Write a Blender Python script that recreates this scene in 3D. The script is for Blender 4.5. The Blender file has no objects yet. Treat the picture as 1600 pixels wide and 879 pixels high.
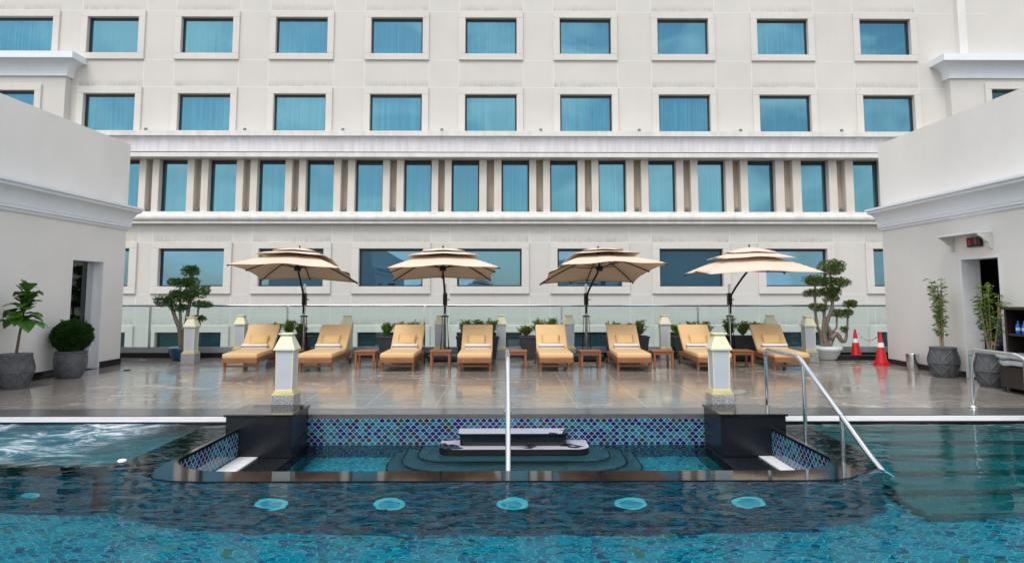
import bpy, bmesh, math, random
from math import sin, cos, pi, radians
from mathutils import Vector, Matrix

# ------------------------------------------------------------------ camera, sky, sun, exposure
S = bpy.context.scene
C = S.collection
cam_d = bpy.data.cameras.new("camera"); cam = bpy.data.objects.new("camera", cam_d); C.objects.link(cam)
cam.location = (0, 0, 1.45)
cam.rotation_euler = (radians(90 + 5.354), 0, radians(-0.5))
cam_d.lens = 24.0; cam_d.sensor_width = 36.0; cam_d.sensor_fit = 'HORIZONTAL'
cam_d.shift_y = -0.0516
cam_d.clip_start = 0.05; cam_d.clip_end = 3000
S.camera = cam

SUN_EL, SUN_ROT = radians(52), radians(200)
w = bpy.data.worlds.new("World"); S.world = w; w.use_nodes = True
wt = w.node_tree; wn = wt.nodes; wl = wt.links
bg = wn["Background"]; bg.inputs["Strength"].default_value = 0.125
sky = wn.new("ShaderNodeTexSky"); sky.sky_type = 'NISHITA'; sky.sun_disc = False
sky.sun_elevation = SUN_EL; sky.sun_rotation = SUN_ROT; sky.air_density = 1.2; sky.dust_density = 1.5
tc = wn.new("ShaderNodeTexCoord")
mp = wn.new("ShaderNodeMapping"); mp.inputs["Scale"].default_value = (1, 1, 2.2)
nz = wn.new("ShaderNodeTexNoise"); nz.inputs["Scale"].default_value = 5.5; nz.inputs["Detail"].default_value = 7; nz.inputs["Roughness"].default_value = 0.55
cr = wn.new("ShaderNodeValToRGB"); cr.color_ramp.elements[0].position = 0.44; cr.color_ramp.elements[1].position = 0.62
mx = wn.new("ShaderNodeMix"); mx.data_type = 'RGBA'
mx.inputs["B"].default_value = (11.0, 10.9, 10.7, 1)
wl.new(tc.outputs["Generated"], mp.inputs["Vector"]); wl.new(mp.outputs[0], nz.inputs["Vector"])
wl.new(nz.outputs["Fac"], cr.inputs["Fac"])
mm = wn.new("ShaderNodeMath"); mm.operation = 'MULTIPLY_ADD'; mm.inputs[1].default_value = 0.82; mm.inputs[2].default_value = 0.13
wl.new(cr.outputs["Color"], mm.inputs[0]); wl.new(mm.outputs[0], mx.inputs["Factor"])
wl.new(sky.outputs[0], mx.inputs["A"]); wl.new(mx.outputs["Result"], bg.inputs["Color"])

sd = bpy.data.lights.new("sun", 'SUN'); sd.energy = 1.1; sd.angle = radians(24); sd.color = (1, 0.96, 0.9)
sun = bpy.data.objects.new("sun", sd); C.objects.link(sun)
sun.rotation_euler = (radians(90) - SUN_EL, 0, radians(-20))   # from behind the camera, a little from the left
S.view_settings.view_transform = 'Standard'; S.view_settings.look = 'None'
S.view_settings.exposure = 0.52; S.view_settings.gamma = 1.0; S.view_settings.use_curve_mapping = False
S.render.engine = 'CYCLES'
S.cycles.use_denoising = True
S.cycles.max_bounces = 9; S.cycles.transmission_bounces = 6; S.cycles.glossy_bounces = 4; S.cycles.diffuse_bounces = 4
S.cycles.transparent_max_bounces = 8
S.cycles.sample_clamp_indirect = 10.0
R = random.Random(7)

# ------------------------------------------------------------------ node helpers and materials
class NT:
    def __init__(s, name):
        s.m = bpy.data.materials.new(name); s.m.use_nodes = True
        s.t = s.m.node_tree; s.t.nodes.clear()
        s.out = s.t.nodes.new("ShaderNodeOutputMaterial")
    def n(s, typ, **kw):
        nd = s.t.nodes.new(typ)
        for k, v in kw.items():
            if k.startswith('_'): setattr(nd, k[1:], v)
        return nd
    def lk(s, a, b): s.t.links.new(a, b)
    def inp(s, nd, k, v):
        if hasattr(v, 'is_output') or isinstance(v, bpy.types.NodeSocket): s.lk(v, nd.inputs[k])
        else: nd.inputs[k].default_value = v
    def math(s, op, a, b=0.0, c=None):
        nd = s.t.nodes.new("ShaderNodeMath"); nd.operation = op
        s.inp(nd, 0, a); s.inp(nd, 1, b)
        if c is not None: s.inp(nd, 2, c)
        return nd.outputs[0]
    def mix(s, f, a, b):
        nd = s.t.nodes.new("ShaderNodeMix"); nd.data_type = 'RGBA'
        s.inp(nd, "Factor", f); s.inp(nd, "A", a); s.inp(nd, "B", b)
        return nd.outputs["Result"]
    def coord(s, kind='Object', scale=(1, 1, 1), rot=(0, 0, 0)):
        if kind == 'World':
            g = s.t.nodes.new("ShaderNodeNewGeometry").outputs["Position"]
        else:
            g = s.t.nodes.new("ShaderNodeTexCoord").outputs[kind]
        mpn = s.t.nodes.new("ShaderNodeMapping"); mpn.inputs["Scale"].default_value = scale; mpn.inputs["Rotation"].default_value = rot
        s.lk(g, mpn.inputs["Vector"]); return mpn.outputs[0]
    def noise(s, vec, scale, detail=4, rough=0.55, dist=0.0):
        nd = s.t.nodes.new("ShaderNodeTexNoise"); s.lk(vec, nd.inputs["Vector"])
        nd.inputs["Scale"].default_value = scale; nd.inputs["Detail"].default_value = detail
        nd.inputs["Roughness"].default_value = rough; nd.inputs["Distortion"].default_value = dist
        return nd.outputs["Fac"]
    def ramp(s, f, stops, interp='LINEAR'):
        nd = s.t.nodes.new("ShaderNodeValToRGB"); nd.color_ramp.interpolation = interp
        el = nd.color_ramp.elements
        while len(el) < len(stops): el.new(0.5)
        for e, (p, c) in zip(el, stops):
            e.position = p; e.color = c if len(c) == 4 else (*c, 1)
        s.lk(f, nd.inputs["Fac"]); return nd.outputs["Color"]
    def bump(s, h, strength=0.3, dist=0.01):
        nd = s.t.nodes.new("ShaderNodeBump"); nd.inputs["Strength"].default_value = strength; nd.inputs["Distance"].default_value = dist
        s.lk(h, nd.inputs["Height"]); return nd.outputs["Normal"]
    def pbsdf(s, color, rough=0.5, metal=0.0, spec=0.5, normal=None, coat=0.0, **kw):
        nd = s.t.nodes.new("ShaderNodeBsdfPrincipled")
        s.inp(nd, "Base Color", color); s.inp(nd, "Roughness", rough); s.inp(nd, "Metallic", metal)
        s.inp(nd, "Specular IOR Level", spec); nd.inputs["Coat Weight"].default_value = coat
        for k, v in kw.items(): s.inp(nd, k, v)
        if normal is not None: s.lk(normal, nd.inputs["Normal"])
        return nd.outputs[0]
    def done(s, sh): s.lk(sh, s.out.inputs["Surface"]); return s.m

def c4(c): return (c[0], c[1], c[2], 1)

def simple(name, col, rough=0.5, metal=0.0, var=0.12, scale=6, bump=0.0, bscale=40, spec=0.5, coat=0.0, stretch=(1, 1, 1)):
    t = NT(name); v = t.coord('Object', stretch)
    f = t.noise(v, scale, 5)
    a = tuple(max(0, x * (1 - var)) for x in col); b = tuple(min(1, x * (1 + var)) for x in col)
    color = t.ramp(f, [(0.3, a), (0.7, b)])
    r = t.math('MULTIPLY_ADD', f, 0.18 * rough, rough * 0.91)
    nrm = t.bump(t.noise(v, bscale, 3), bump, 0.01) if bump else None
    return t.done(t.pbsdf(color, r, metal, spec, nrm, coat))

def mat_stucco(name, col, var=0.05, streak=0.1, streak_col=(0.5, 0.48, 0.45), world=True, attr=False):
    t = NT(name); v = t.coord('World')
    big = t.noise(v, 0.55, 6, 0.62); fine = t.noise(v, 28, 4)
    base = t.mix(t.ramp(big, [(0.35, (0, 0, 0)), (0.68, (1, 1, 1))]), c4([x * (1 - var) for x in col]), c4([min(1, x * (1 + var)) for x in col]))
    sv = t.coord('World', (2.6, 2.6, 0.16)); sn = t.noise(sv, 2.2, 6, 0.65)
    sf = t.math('MULTIPLY', t.ramp(sn, [(0.5, (0, 0, 0)), (0.74, (1, 1, 1))]), streak)
    col2 = t.mix(sf, base, c4(streak_col))
    if attr:
        at = t.n("ShaderNodeAttribute", _attribute_name="dirt").outputs["Fac"]
        dn = t.noise(t.coord('World', (16, 1, 2.0)), 1.4, 5, 0.7); dn2 = t.noise(v, 1.1, 3)
        df = t.math('MULTIPLY', t.math('MULTIPLY', at, t.ramp(dn, [(0.32, (0, 0, 0)), (0.6, (1, 1, 1))])), t.ramp(dn2, [(0.3, (0.15,) * 3), (0.6, (0.75,) * 3)]))
        col2 = t.mix(df, col2, (0.25, 0.23, 0.21, 1))
    col3 = t.mix(t.math('MULTIPLY', fine, 0.10), col2, (0.25, 0.24, 0.23, 1))
    return t.done(t.pbsdf(col3, 0.85, 0, 0.25, t.bump(fine, 0.12, 0.006)))

def mat_cornice(name, a, b, sx=3.0):
    t = NT(name); v = t.coord('World', (sx, sx, 0.10))
    f = t.noise(v, 2.0, 8, 0.7); g = t.noise(t.coord('World'), 0.5, 4)
    col = t.mix(t.ramp(f, [(0.36, (0, 0, 0)), (0.66, (1, 1, 1))]), c4(a), c4(b))
    col = t.mix(t.math('MULTIPLY', g, 0.35), col, c4([min(1, x * 1.1) for x in b]))
    return t.done(t.pbsdf(col, 0.75, 0, 0.3, t.bump(t.noise(t.coord('World'), 30, 3), 0.08, 0.006)))

def mat_lantern(name, ax, size=0.105, stops=None, grout=(0.62, 0.66, 0.64), rough=0.08, gw=0.05, aspect=1.0, wav=0.07, seed=0.0):
    """lantern shaped mosaic: a diamond lattice with curved edges, one random glaze per tile"""
    t = NT(name); p = t.n("ShaderNodeNewGeometry").outputs["Position"]
    sp = t.n("ShaderNodeSeparateXYZ"); t.lk(p, sp.inputs[0])
    a = t.math('DIVIDE', sp.outputs[ax[0]], size); b = t.math('DIVIDE', sp.outputs[ax[1]], size * aspect)
    u = t.math('ADD', a, b); v = t.math('SUBTRACT', a, b)
    u2 = t.math('MULTIPLY_ADD', t.math('SINE', t.math('MULTIPLY', v, 2 * pi)), wav, u)
    v2 = t.math('MULTIPLY_ADD', t.math('SINE', t.math('MULTIPLY', u, 2 * pi)), wav, v)
    fu = t.math('FRACT', u2); fv = t.math('FRACT', v2)
    du = t.math('MINIMUM', fu, t.math('SUBTRACT', 1.0, fu)); dv = t.math('MINIMUM', fv, t.math('SUBTRACT', 1.0, fv))
    d = t.math('MINIMUM', du, dv)
    cx = t.n("ShaderNodeCombineXYZ"); t.lk(t.math('FLOOR', u2), cx.inputs[0]); t.lk(t.math('FLOOR', v2), cx.inputs[1]); cx.inputs[2].default_value = seed
    wnz = t.n("ShaderNodeTexWhiteNoise"); t.lk(cx.outputs[0], wnz.inputs["Vector"])
    col = t.ramp(wnz.outputs["Value"], stops, 'CONSTANT')
    cl = t.noise(p_map(t), 40, 3)
    col = t.mix(t.math('MULTIPLY', cl, 0.3), col, (0.005, 0.02, 0.05, 1))
    g = t.n("ShaderNodeMapRange"); g.inputs[1].default_value = gw * 0.75; g.inputs[2].default_value = gw * 1.25
    t.lk(d, g.inputs[0])
    col = t.mix(g.outputs[0], c4(grout), col)
    rr = t.math('MULTIPLY_ADD', g.outputs[0], rough - 0.6, 0.6)
    return t.done(t.pbsdf(col, rr, 0, 0.5, t.bump(g.outputs[0], 0.25, 0.004)))
def p_map(t): return t.coord('World')

NAVY, TEAL, TURQ, DGRN, BRN, CYAN = (0.006, 0.010, 0.13), (0.005, 0.08, 0.14), (0.010, 0.165, 0.25), (0.006, 0.055, 0.075), (0.03, 0.016, 0.012), (0.03, 0.36, 0.46)
ST_WALL = [(0, NAVY), (0.24, TURQ), (0.42, TEAL), (0.60, (0.006, 0.02, 0.10)), (0.74, DGRN), (0.86, TURQ), (0.94, BRN)]
ST_OUT = [(0, (0.003, 0.08, 0.15)), (0.25, (0.006, 0.19, 0.27)), (0.45, (0.003, 0.03, 0.11)), (0.62, (0.010, 0.24, 0.32)), (0.8, (0.004, 0.05, 0.07)), (0.94, (0.03, 0.03, 0.03))]
ST_FLOOR = [(0, (0.006, 0.33, 0.45)), (0.28, (0.010, 0.41, 0.52)), (0.50, (0.004, 0.22, 0.36)), (0.70, (0.015, 0.47, 0.56)), (0.84, (0.003, 0.13, 0.24)), (0.93, (0.06, 0.30, 0.31)), (0.975, (0.16, 0.26, 0.16))]

def mat_granite(name, col, rough, speck, sscale=160, var=0.2, coat=0.0):
    t = NT(name); v = t.coord('World')
    f = t.noise(v, sscale, 2, 0.7); g = t.noise(v, 3, 5)
    c = t.ramp(f, [(0.38, tuple(x * (1 - var) for x in col)), (0.5, col), (0.62, speck)])
    c = t.mix(t.math('MULTIPLY', g, 0.3), c, c4([x * 0.7 for x in col]))
    return t.done(t.pbsdf(c, t.math('MULTIPLY_ADD', g, rough * 0.8, rough * 0.6), 0, 0.5, None, coat))

def mat_patchblack():
    """black granite with hard-edged pale lilac patches on its flat tops"""
    t = NT("pale_patched_black_granite"); v = t.coord('World')
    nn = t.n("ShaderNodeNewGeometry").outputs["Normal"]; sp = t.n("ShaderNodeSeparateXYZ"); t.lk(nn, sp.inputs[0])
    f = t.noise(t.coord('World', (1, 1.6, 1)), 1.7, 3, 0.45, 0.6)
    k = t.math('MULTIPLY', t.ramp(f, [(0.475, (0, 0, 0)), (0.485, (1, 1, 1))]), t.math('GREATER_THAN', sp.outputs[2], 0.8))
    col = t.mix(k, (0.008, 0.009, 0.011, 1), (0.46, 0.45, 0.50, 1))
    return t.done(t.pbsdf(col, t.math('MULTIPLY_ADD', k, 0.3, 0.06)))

def mat_deck():
    t = NT("wet_paving"); v = t.coord('World')
    sp = t.n("ShaderNodeSeparateXYZ"); t.lk(v, sp.inputs[0])
    tx = t.math('DIVIDE', sp.outputs[0], 0.9); ty = t.math('DIVIDE', sp.outputs[1], 0.9)
    fx = t.math('FRACT', tx); fy = t.math('FRACT', ty)
    d = t.math('MINIMUM', t.math('MINIMUM', fx, t.math('SUBTRACT', 1, fx)), t.math('MINIMUM', fy, t.math('SUBTRACT', 1, fy)))
    joint = t.math('LESS_THAN', d, 0.008)
    cx = t.n("ShaderNodeCombineXYZ"); t.lk(t.math('FLOOR', tx), cx.inputs[0]); t.lk(t.math('FLOOR', ty), cx.inputs[1])
    wz = t.n("ShaderNodeTexWhiteNoise"); t.lk(cx.outputs[0], wz.inputs["Vector"])
    vein = t.noise(t.coord('World', (0.55, 3.2, 1), (0, 0, 0.35)), 1.6, 8, 0.68, 0.8)
    mott = t.noise(v, 60, 3, 0.7); big = t.noise(v, 0.8, 5)
    base = t.ramp(vein, [(0.3, (0.20, 0.177, 0.155)), (0.5, (0.295, 0.26, 0.225)), (0.62, (0.36, 0.312, 0.265)), (0.74, (0.40, 0.36, 0.32))])
    base = t.mix(t.math('MULTIPLY', wz.outputs["Value"], 0.35), base, (0.23, 0.205, 0.18, 1))
    base = t.mix(t.math('MULTIPLY', mott, 0.35), base, (0.16, 0.14, 0.12, 1))
    # dried mineral marks left by puddles
    m1 = t.noise(t.coord('World', (0.9, 1.25, 1), (0, 0, -0.3)), 1.5, 10, 0.72, 1.6)
    mk = t.ramp(t.noise(t.coord('World', (1, 1, 1)), 0.33, 2), [(0.42, (0.25,)*3), (0.6, (1, 1, 1))])
    marks = t.math('MULTIPLY', t.ramp(m1, [(0.565, (0, 0, 0)), (0.60, (1, 1, 1))]), t.math('MULTIPLY', mk, 0.6))
    base = t.mix(marks, base, (0.55, 0.53, 0.50, 1))
    base = t.mix(t.math('MULTIPLY', joint, 0.8), base, (0.45, 0.42, 0.39, 1))
    wet = t.ramp(big, [(0.35, (0.07,) * 3), (0.55, (0.17,) * 3), (0.75, (0.32,) * 3)])
    rough = t.math('MULTIPLY_ADD', marks, 0.25, wet)
    return t.done(t.pbsdf(base, rough, 0, 0.55, t.bump(t.math('MULTIPLY_ADD', joint, -1.0, t.math('MULTIPLY', t.noise(v, 5, 5), 0.6)), 0.10, 0.01), coat=0.12, **{"Coat Roughness": 0.1}))

def mat_water(name, foam=False, amp=0.05, tint=(0.72, 0.95, 0.97), scale=1.0):
    t = NT(name); v = t.coord('World')
    n1 = t.noise(t.coord('World', (1.0, 2.1, 1), (0, 0, 0.12)), 2.6 * scale, 1, 0.4, 0.6)
    n2 = t.noise(t.coord('World', (1.0, 1.7, 1), (0, 0, -0.3)), 8.5 * scale, 1, 0.4, 0.3)
    n3 = t.noise(v, 0.7, 2)
    h = t.math('MULTIPLY', t.math('MULTIPLY_ADD', n2, 0.13, n1), t.math('MULTIPLY_ADD', n3, 1.3, 0.2))
    if foam: h = t.math('MULTIPLY_ADD', t.noise(v, 7, 4, 0.6, 1.0), 0.9, h)
    nrm = t.bump(h, 1.0, amp)
    fr_ = t.n("ShaderNodeFresnel"); fr_.inputs["IOR"].default_value = 1.33; t.lk(nrm, fr_.inputs["Normal"])
    frv = t.math('MULTIPLY', fr_.outputs[0], t.math('MULTIPLY_ADD', fr_.outputs[0], 0.9, 0.42))
    rf = t.n("ShaderNodeBsdfRefraction"); rf.inputs["IOR"].default_value = 1.33; rf.inputs["Roughness"].default_value = 0.0
    rf.inputs["Color"].default_value = c4(tint); t.lk(nrm, rf.inputs["Normal"])
    gl = t.n("ShaderNodeBsdfGlossy"); gl.inputs["Roughness"].default_value = 0.0; t.lk(nrm, gl.inputs["Normal"])
    ms = t.n("ShaderNodeMixShader"); t.lk(frv, ms.inputs[0]); t.lk(rf.outputs[0], ms.inputs[1]); t.lk(gl.outputs[0], ms.inputs[2])
    o = ms.outputs[0]
    if foam:
        psp = t.n("ShaderNodeSeparateXYZ"); t.lk(v, psp.inputs[0])
        edge = t.math('MULTIPLY_ADD', t.noise(v, 1.6, 4), 1.0, -0.5)
        def fade(ax, a, b):
            m = t.n("ShaderNodeMapRange"); m.interpolation_type = 'SMOOTHSTEP'; m.inputs[1].default_value = a; m.inputs[2].default_value = b
            t.lk(t.math('ADD', psp.outputs[ax], edge), m.inputs[0]); return m.outputs[0]
        em = t.math('MULTIPLY', fade(0, -3.6, -4.3), fade(1, 6.2, 6.7))
        f1 = t.noise(t.coord('World', (0.8, 1.3, 1), (0, 0, 0.6)), 1.7, 12, 0.78, 3.0); f2 = t.noise(v, 1.05, 2)
        ff = t.math('MULTIPLY', t.ramp(f1, [(0.47, (0, 0, 0)), (0.55, (0.5,) * 3), (0.63, (1, 1, 1))]), t.ramp(f2, [(0.36, (0, 0, 0)), (0.50, (1, 1, 1))]))
        ff = t.math('MULTIPLY', ff, em)
        milk = t.pbsdf((0.008, 0.20, 0.30, 1), 0.15, 0, 0.25, nrm)
        m0 = t.n("ShaderNodeMixShader"); t.lk(t.math('MULTIPLY', t.ramp(f2, [(0.3, (0.35,) * 3), (0.65, (0.75,) * 3)]), em), m0.inputs[0]); t.lk(o, m0.inputs[1]); t.lk(milk, m0.inputs[2])
        fo = t.pbsdf((0.85, 0.9, 0.92, 1), 0.5, 0, 0.4, nrm)
        m2 = t.n("ShaderNodeMixShader"); t.lk(ff, m2.inputs[0]); t.lk(m0.outputs[0], m2.inputs[1]); t.lk(fo, m2.inputs[2]); o = m2.outputs[0]
    return t.done(o)

def mat_pane(name, body, refl, mixf=0.6, streak=True):
    """solar glass: a tinted mirror coat over the curtain seen dimly behind it"""
    t = NT(name)
    v = t.coord('World', (8, 1, 0.10)); f = t.noise(v, 1.6, 6, 0.75)
    oi = t.n("ShaderNodeObjectInfo")
    rv = t.math('MULTIPLY_ADD', oi.outputs["Random"], 0.6, 0.4)
    col = t.ramp(f, [(0.34, tuple(x * 0.35 for x in body)), (0.5, body), (0.66, tuple(min(1, x * 2.6) for x in body))]) if streak else c4(body)
    col = t.mix(rv, (0.004, 0.02, 0.03, 1), col)
    di = t.pbsdf(col, 0.5, 0, 0.0)
    wob = t.bump(t.noise(t.coord('World'), 0.22, 1), 0.6, 0.16)
    gl = t.n("ShaderNodeBsdfGlossy"); gl.inputs["Color"].default_value = c4(refl); gl.inputs["Roughness"].default_value = 0.015; t.lk(wob, gl.inputs["Normal"])
    ms = t.n("ShaderNodeMixShader"); ms.inputs[0].default_value = mixf; t.lk(di, ms.inputs[1]); t.lk(gl.outputs[0], ms.inputs[2])
    return t.done(ms.outputs[0])

def mat_clear_glass(name, tint=(0.86, 0.93, 0.92), refl=1.0):
    t = NT(name)
    tr = t.n("ShaderNodeBsdfTransparent"); tr.inputs["Color"].default_value = c4(tint)
    gl = t.n("ShaderNodeBsdfGlossy"); gl.inputs["Roughness"].default_value = 0.0
    fr = t.n("ShaderNodeFresnel"); fr.inputs["IOR"].default_value = 1.45
    ms = t.n("ShaderNodeMixShader"); t.lk(t.math('MULTIPLY', fr.outputs[0], refl), ms.inputs[0]); t.lk(tr.outputs[0], ms.inputs[1]); t.lk(gl.outputs[0], ms.inputs[2])
    return t.done(ms.outputs[0])

def mat_leaf(name, a, b, rough=0.45):
    t = NT(name); v = t.coord('Object')
    f = t.noise(v, 14, 3); g = t.n("ShaderNodeTexWhiteNoise"); 
    geo = t.n("ShaderNodeNewGeometry"); t.lk(geo.outputs["Random Per Island"], g.inputs["Vector"])
    k = t.math('MULTIPLY_ADD', geo.outputs["Random Per Island"], 0.65, t.math('MULTIPLY', f, 0.35))
    col = t.mix(k, c4(a), c4(b))
    p = t.pbsdf(col, rough, 0, 0.4)
    tl = t.n("ShaderNodeBsdfTranslucent"); t.lk(col, tl.inputs["Color"])
    ms = t.n("ShaderNodeMixShader"); ms.inputs[0].default_value = 0.25; t.lk(p, ms.inputs[1]); t.lk(tl.outputs[0], ms.inputs[2])
    return t.done(ms.outputs[0])

def mat_wood(name, a, b):
    t = NT(name); v = t.coord('Object', (1, 1, 1))
    f = t.noise(t.coord('Object', (6, 1.2, 9)), 5, 6, 0.65, 0.6); g = t.noise(v, 3, 3)
    col = t.ramp(f, [(0.3, a), (0.7, b)])
    col = t.mix(t.math('MULTIPLY', g, 0.35), col, c4([x * 0.6 for x in a]))
    return t.done(t.pbsdf(col, 0.38, 0, 0.5, t.bump(f, 0.12, 0.003)))

def mat_stripe():
    t = NT("striped_towelling"); v = t.coord('Object')
    sp = t.n("ShaderNodeSeparateXYZ"); t.lk(v, sp.inputs[0])
    z = t.math('FRACT', t.math('MULTIPLY_ADD', sp.outputs[2], 15.5, 0.12))
    k = t.math('GREATER_THAN', z, 0.56)
    col = t.mix(k, (0.80, 0.77, 0.77, 1), (0.33, 0.21, 0.18, 1))
    return t.done(t.pbsdf(col, 0.9, 0, 0.1, t.bump(t.noise(v, 220, 3), 0.6, 0.004)))

def mat_fabric(name, col, var=0.08, wr=0.25, scale=5, bs=260, rough=0.85):
    t = NT(name); v = t.coord('Object')
    f = t.noise(v, scale, 5, 0.6, 0.4); wv = t.noise(v, bs, 2)
    c = t.mix(f, c4([x * (1 - var) for x in col]), c4([min(1, x * (1 + var)) for x in col]))
    c = t.mix(t.math('MULTIPLY', wv, 0.18), c, c4([x * 0.7 for x in col]))
    hh = t.math('MULTIPLY_ADD', wv, 0.05, t.noise(v, scale * 1.5, 3, 0.5, 0.8))
    return t.done(t.pbsdf(c, rough, 0, 0.15, t.bump(hh, wr, 0.02)))

def mat_wicker():
    t = NT("dark_wicker"); v = t.coord('Object')
    wv = t.n("ShaderNodeTexWave"); wv.wave_type = 'BANDS'; wv.bands_direction = 'Z'; wv.inputs["Scale"].default_value = 18; wv.inputs["Distortion"].default_value = 1.5
    t.lk(v, wv.inputs["Vector"])
    w2 = t.n("ShaderNodeTexWave"); w2.wave_type = 'BANDS'; w2.bands_direction = 'Y'; w2.inputs["Scale"].default_value = 16; w2.inputs["Distortion"].default_value = 0.8
    t.lk(v, w2.inputs["Vector"])
    k = t.math('MULTIPLY', wv.outputs["Fac"], w2.outputs["Fac"])
    col = t.ramp(k, [(0.05, (0.012, 0.008, 0.007)), (0.6, (0.06, 0.036, 0.028))])
    return t.done(t.pbsdf(col, 0.45, 0, 0.4, t.bump(k, 0.6, 0.01)))

def mat_emit(name, col, st):
    t = NT(name); e = t.n("ShaderNodeEmission"); e.inputs["Color"].default_value = c4(col); e.inputs["Strength"].default_value = st
    return t.done(e.outputs[0])

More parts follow.
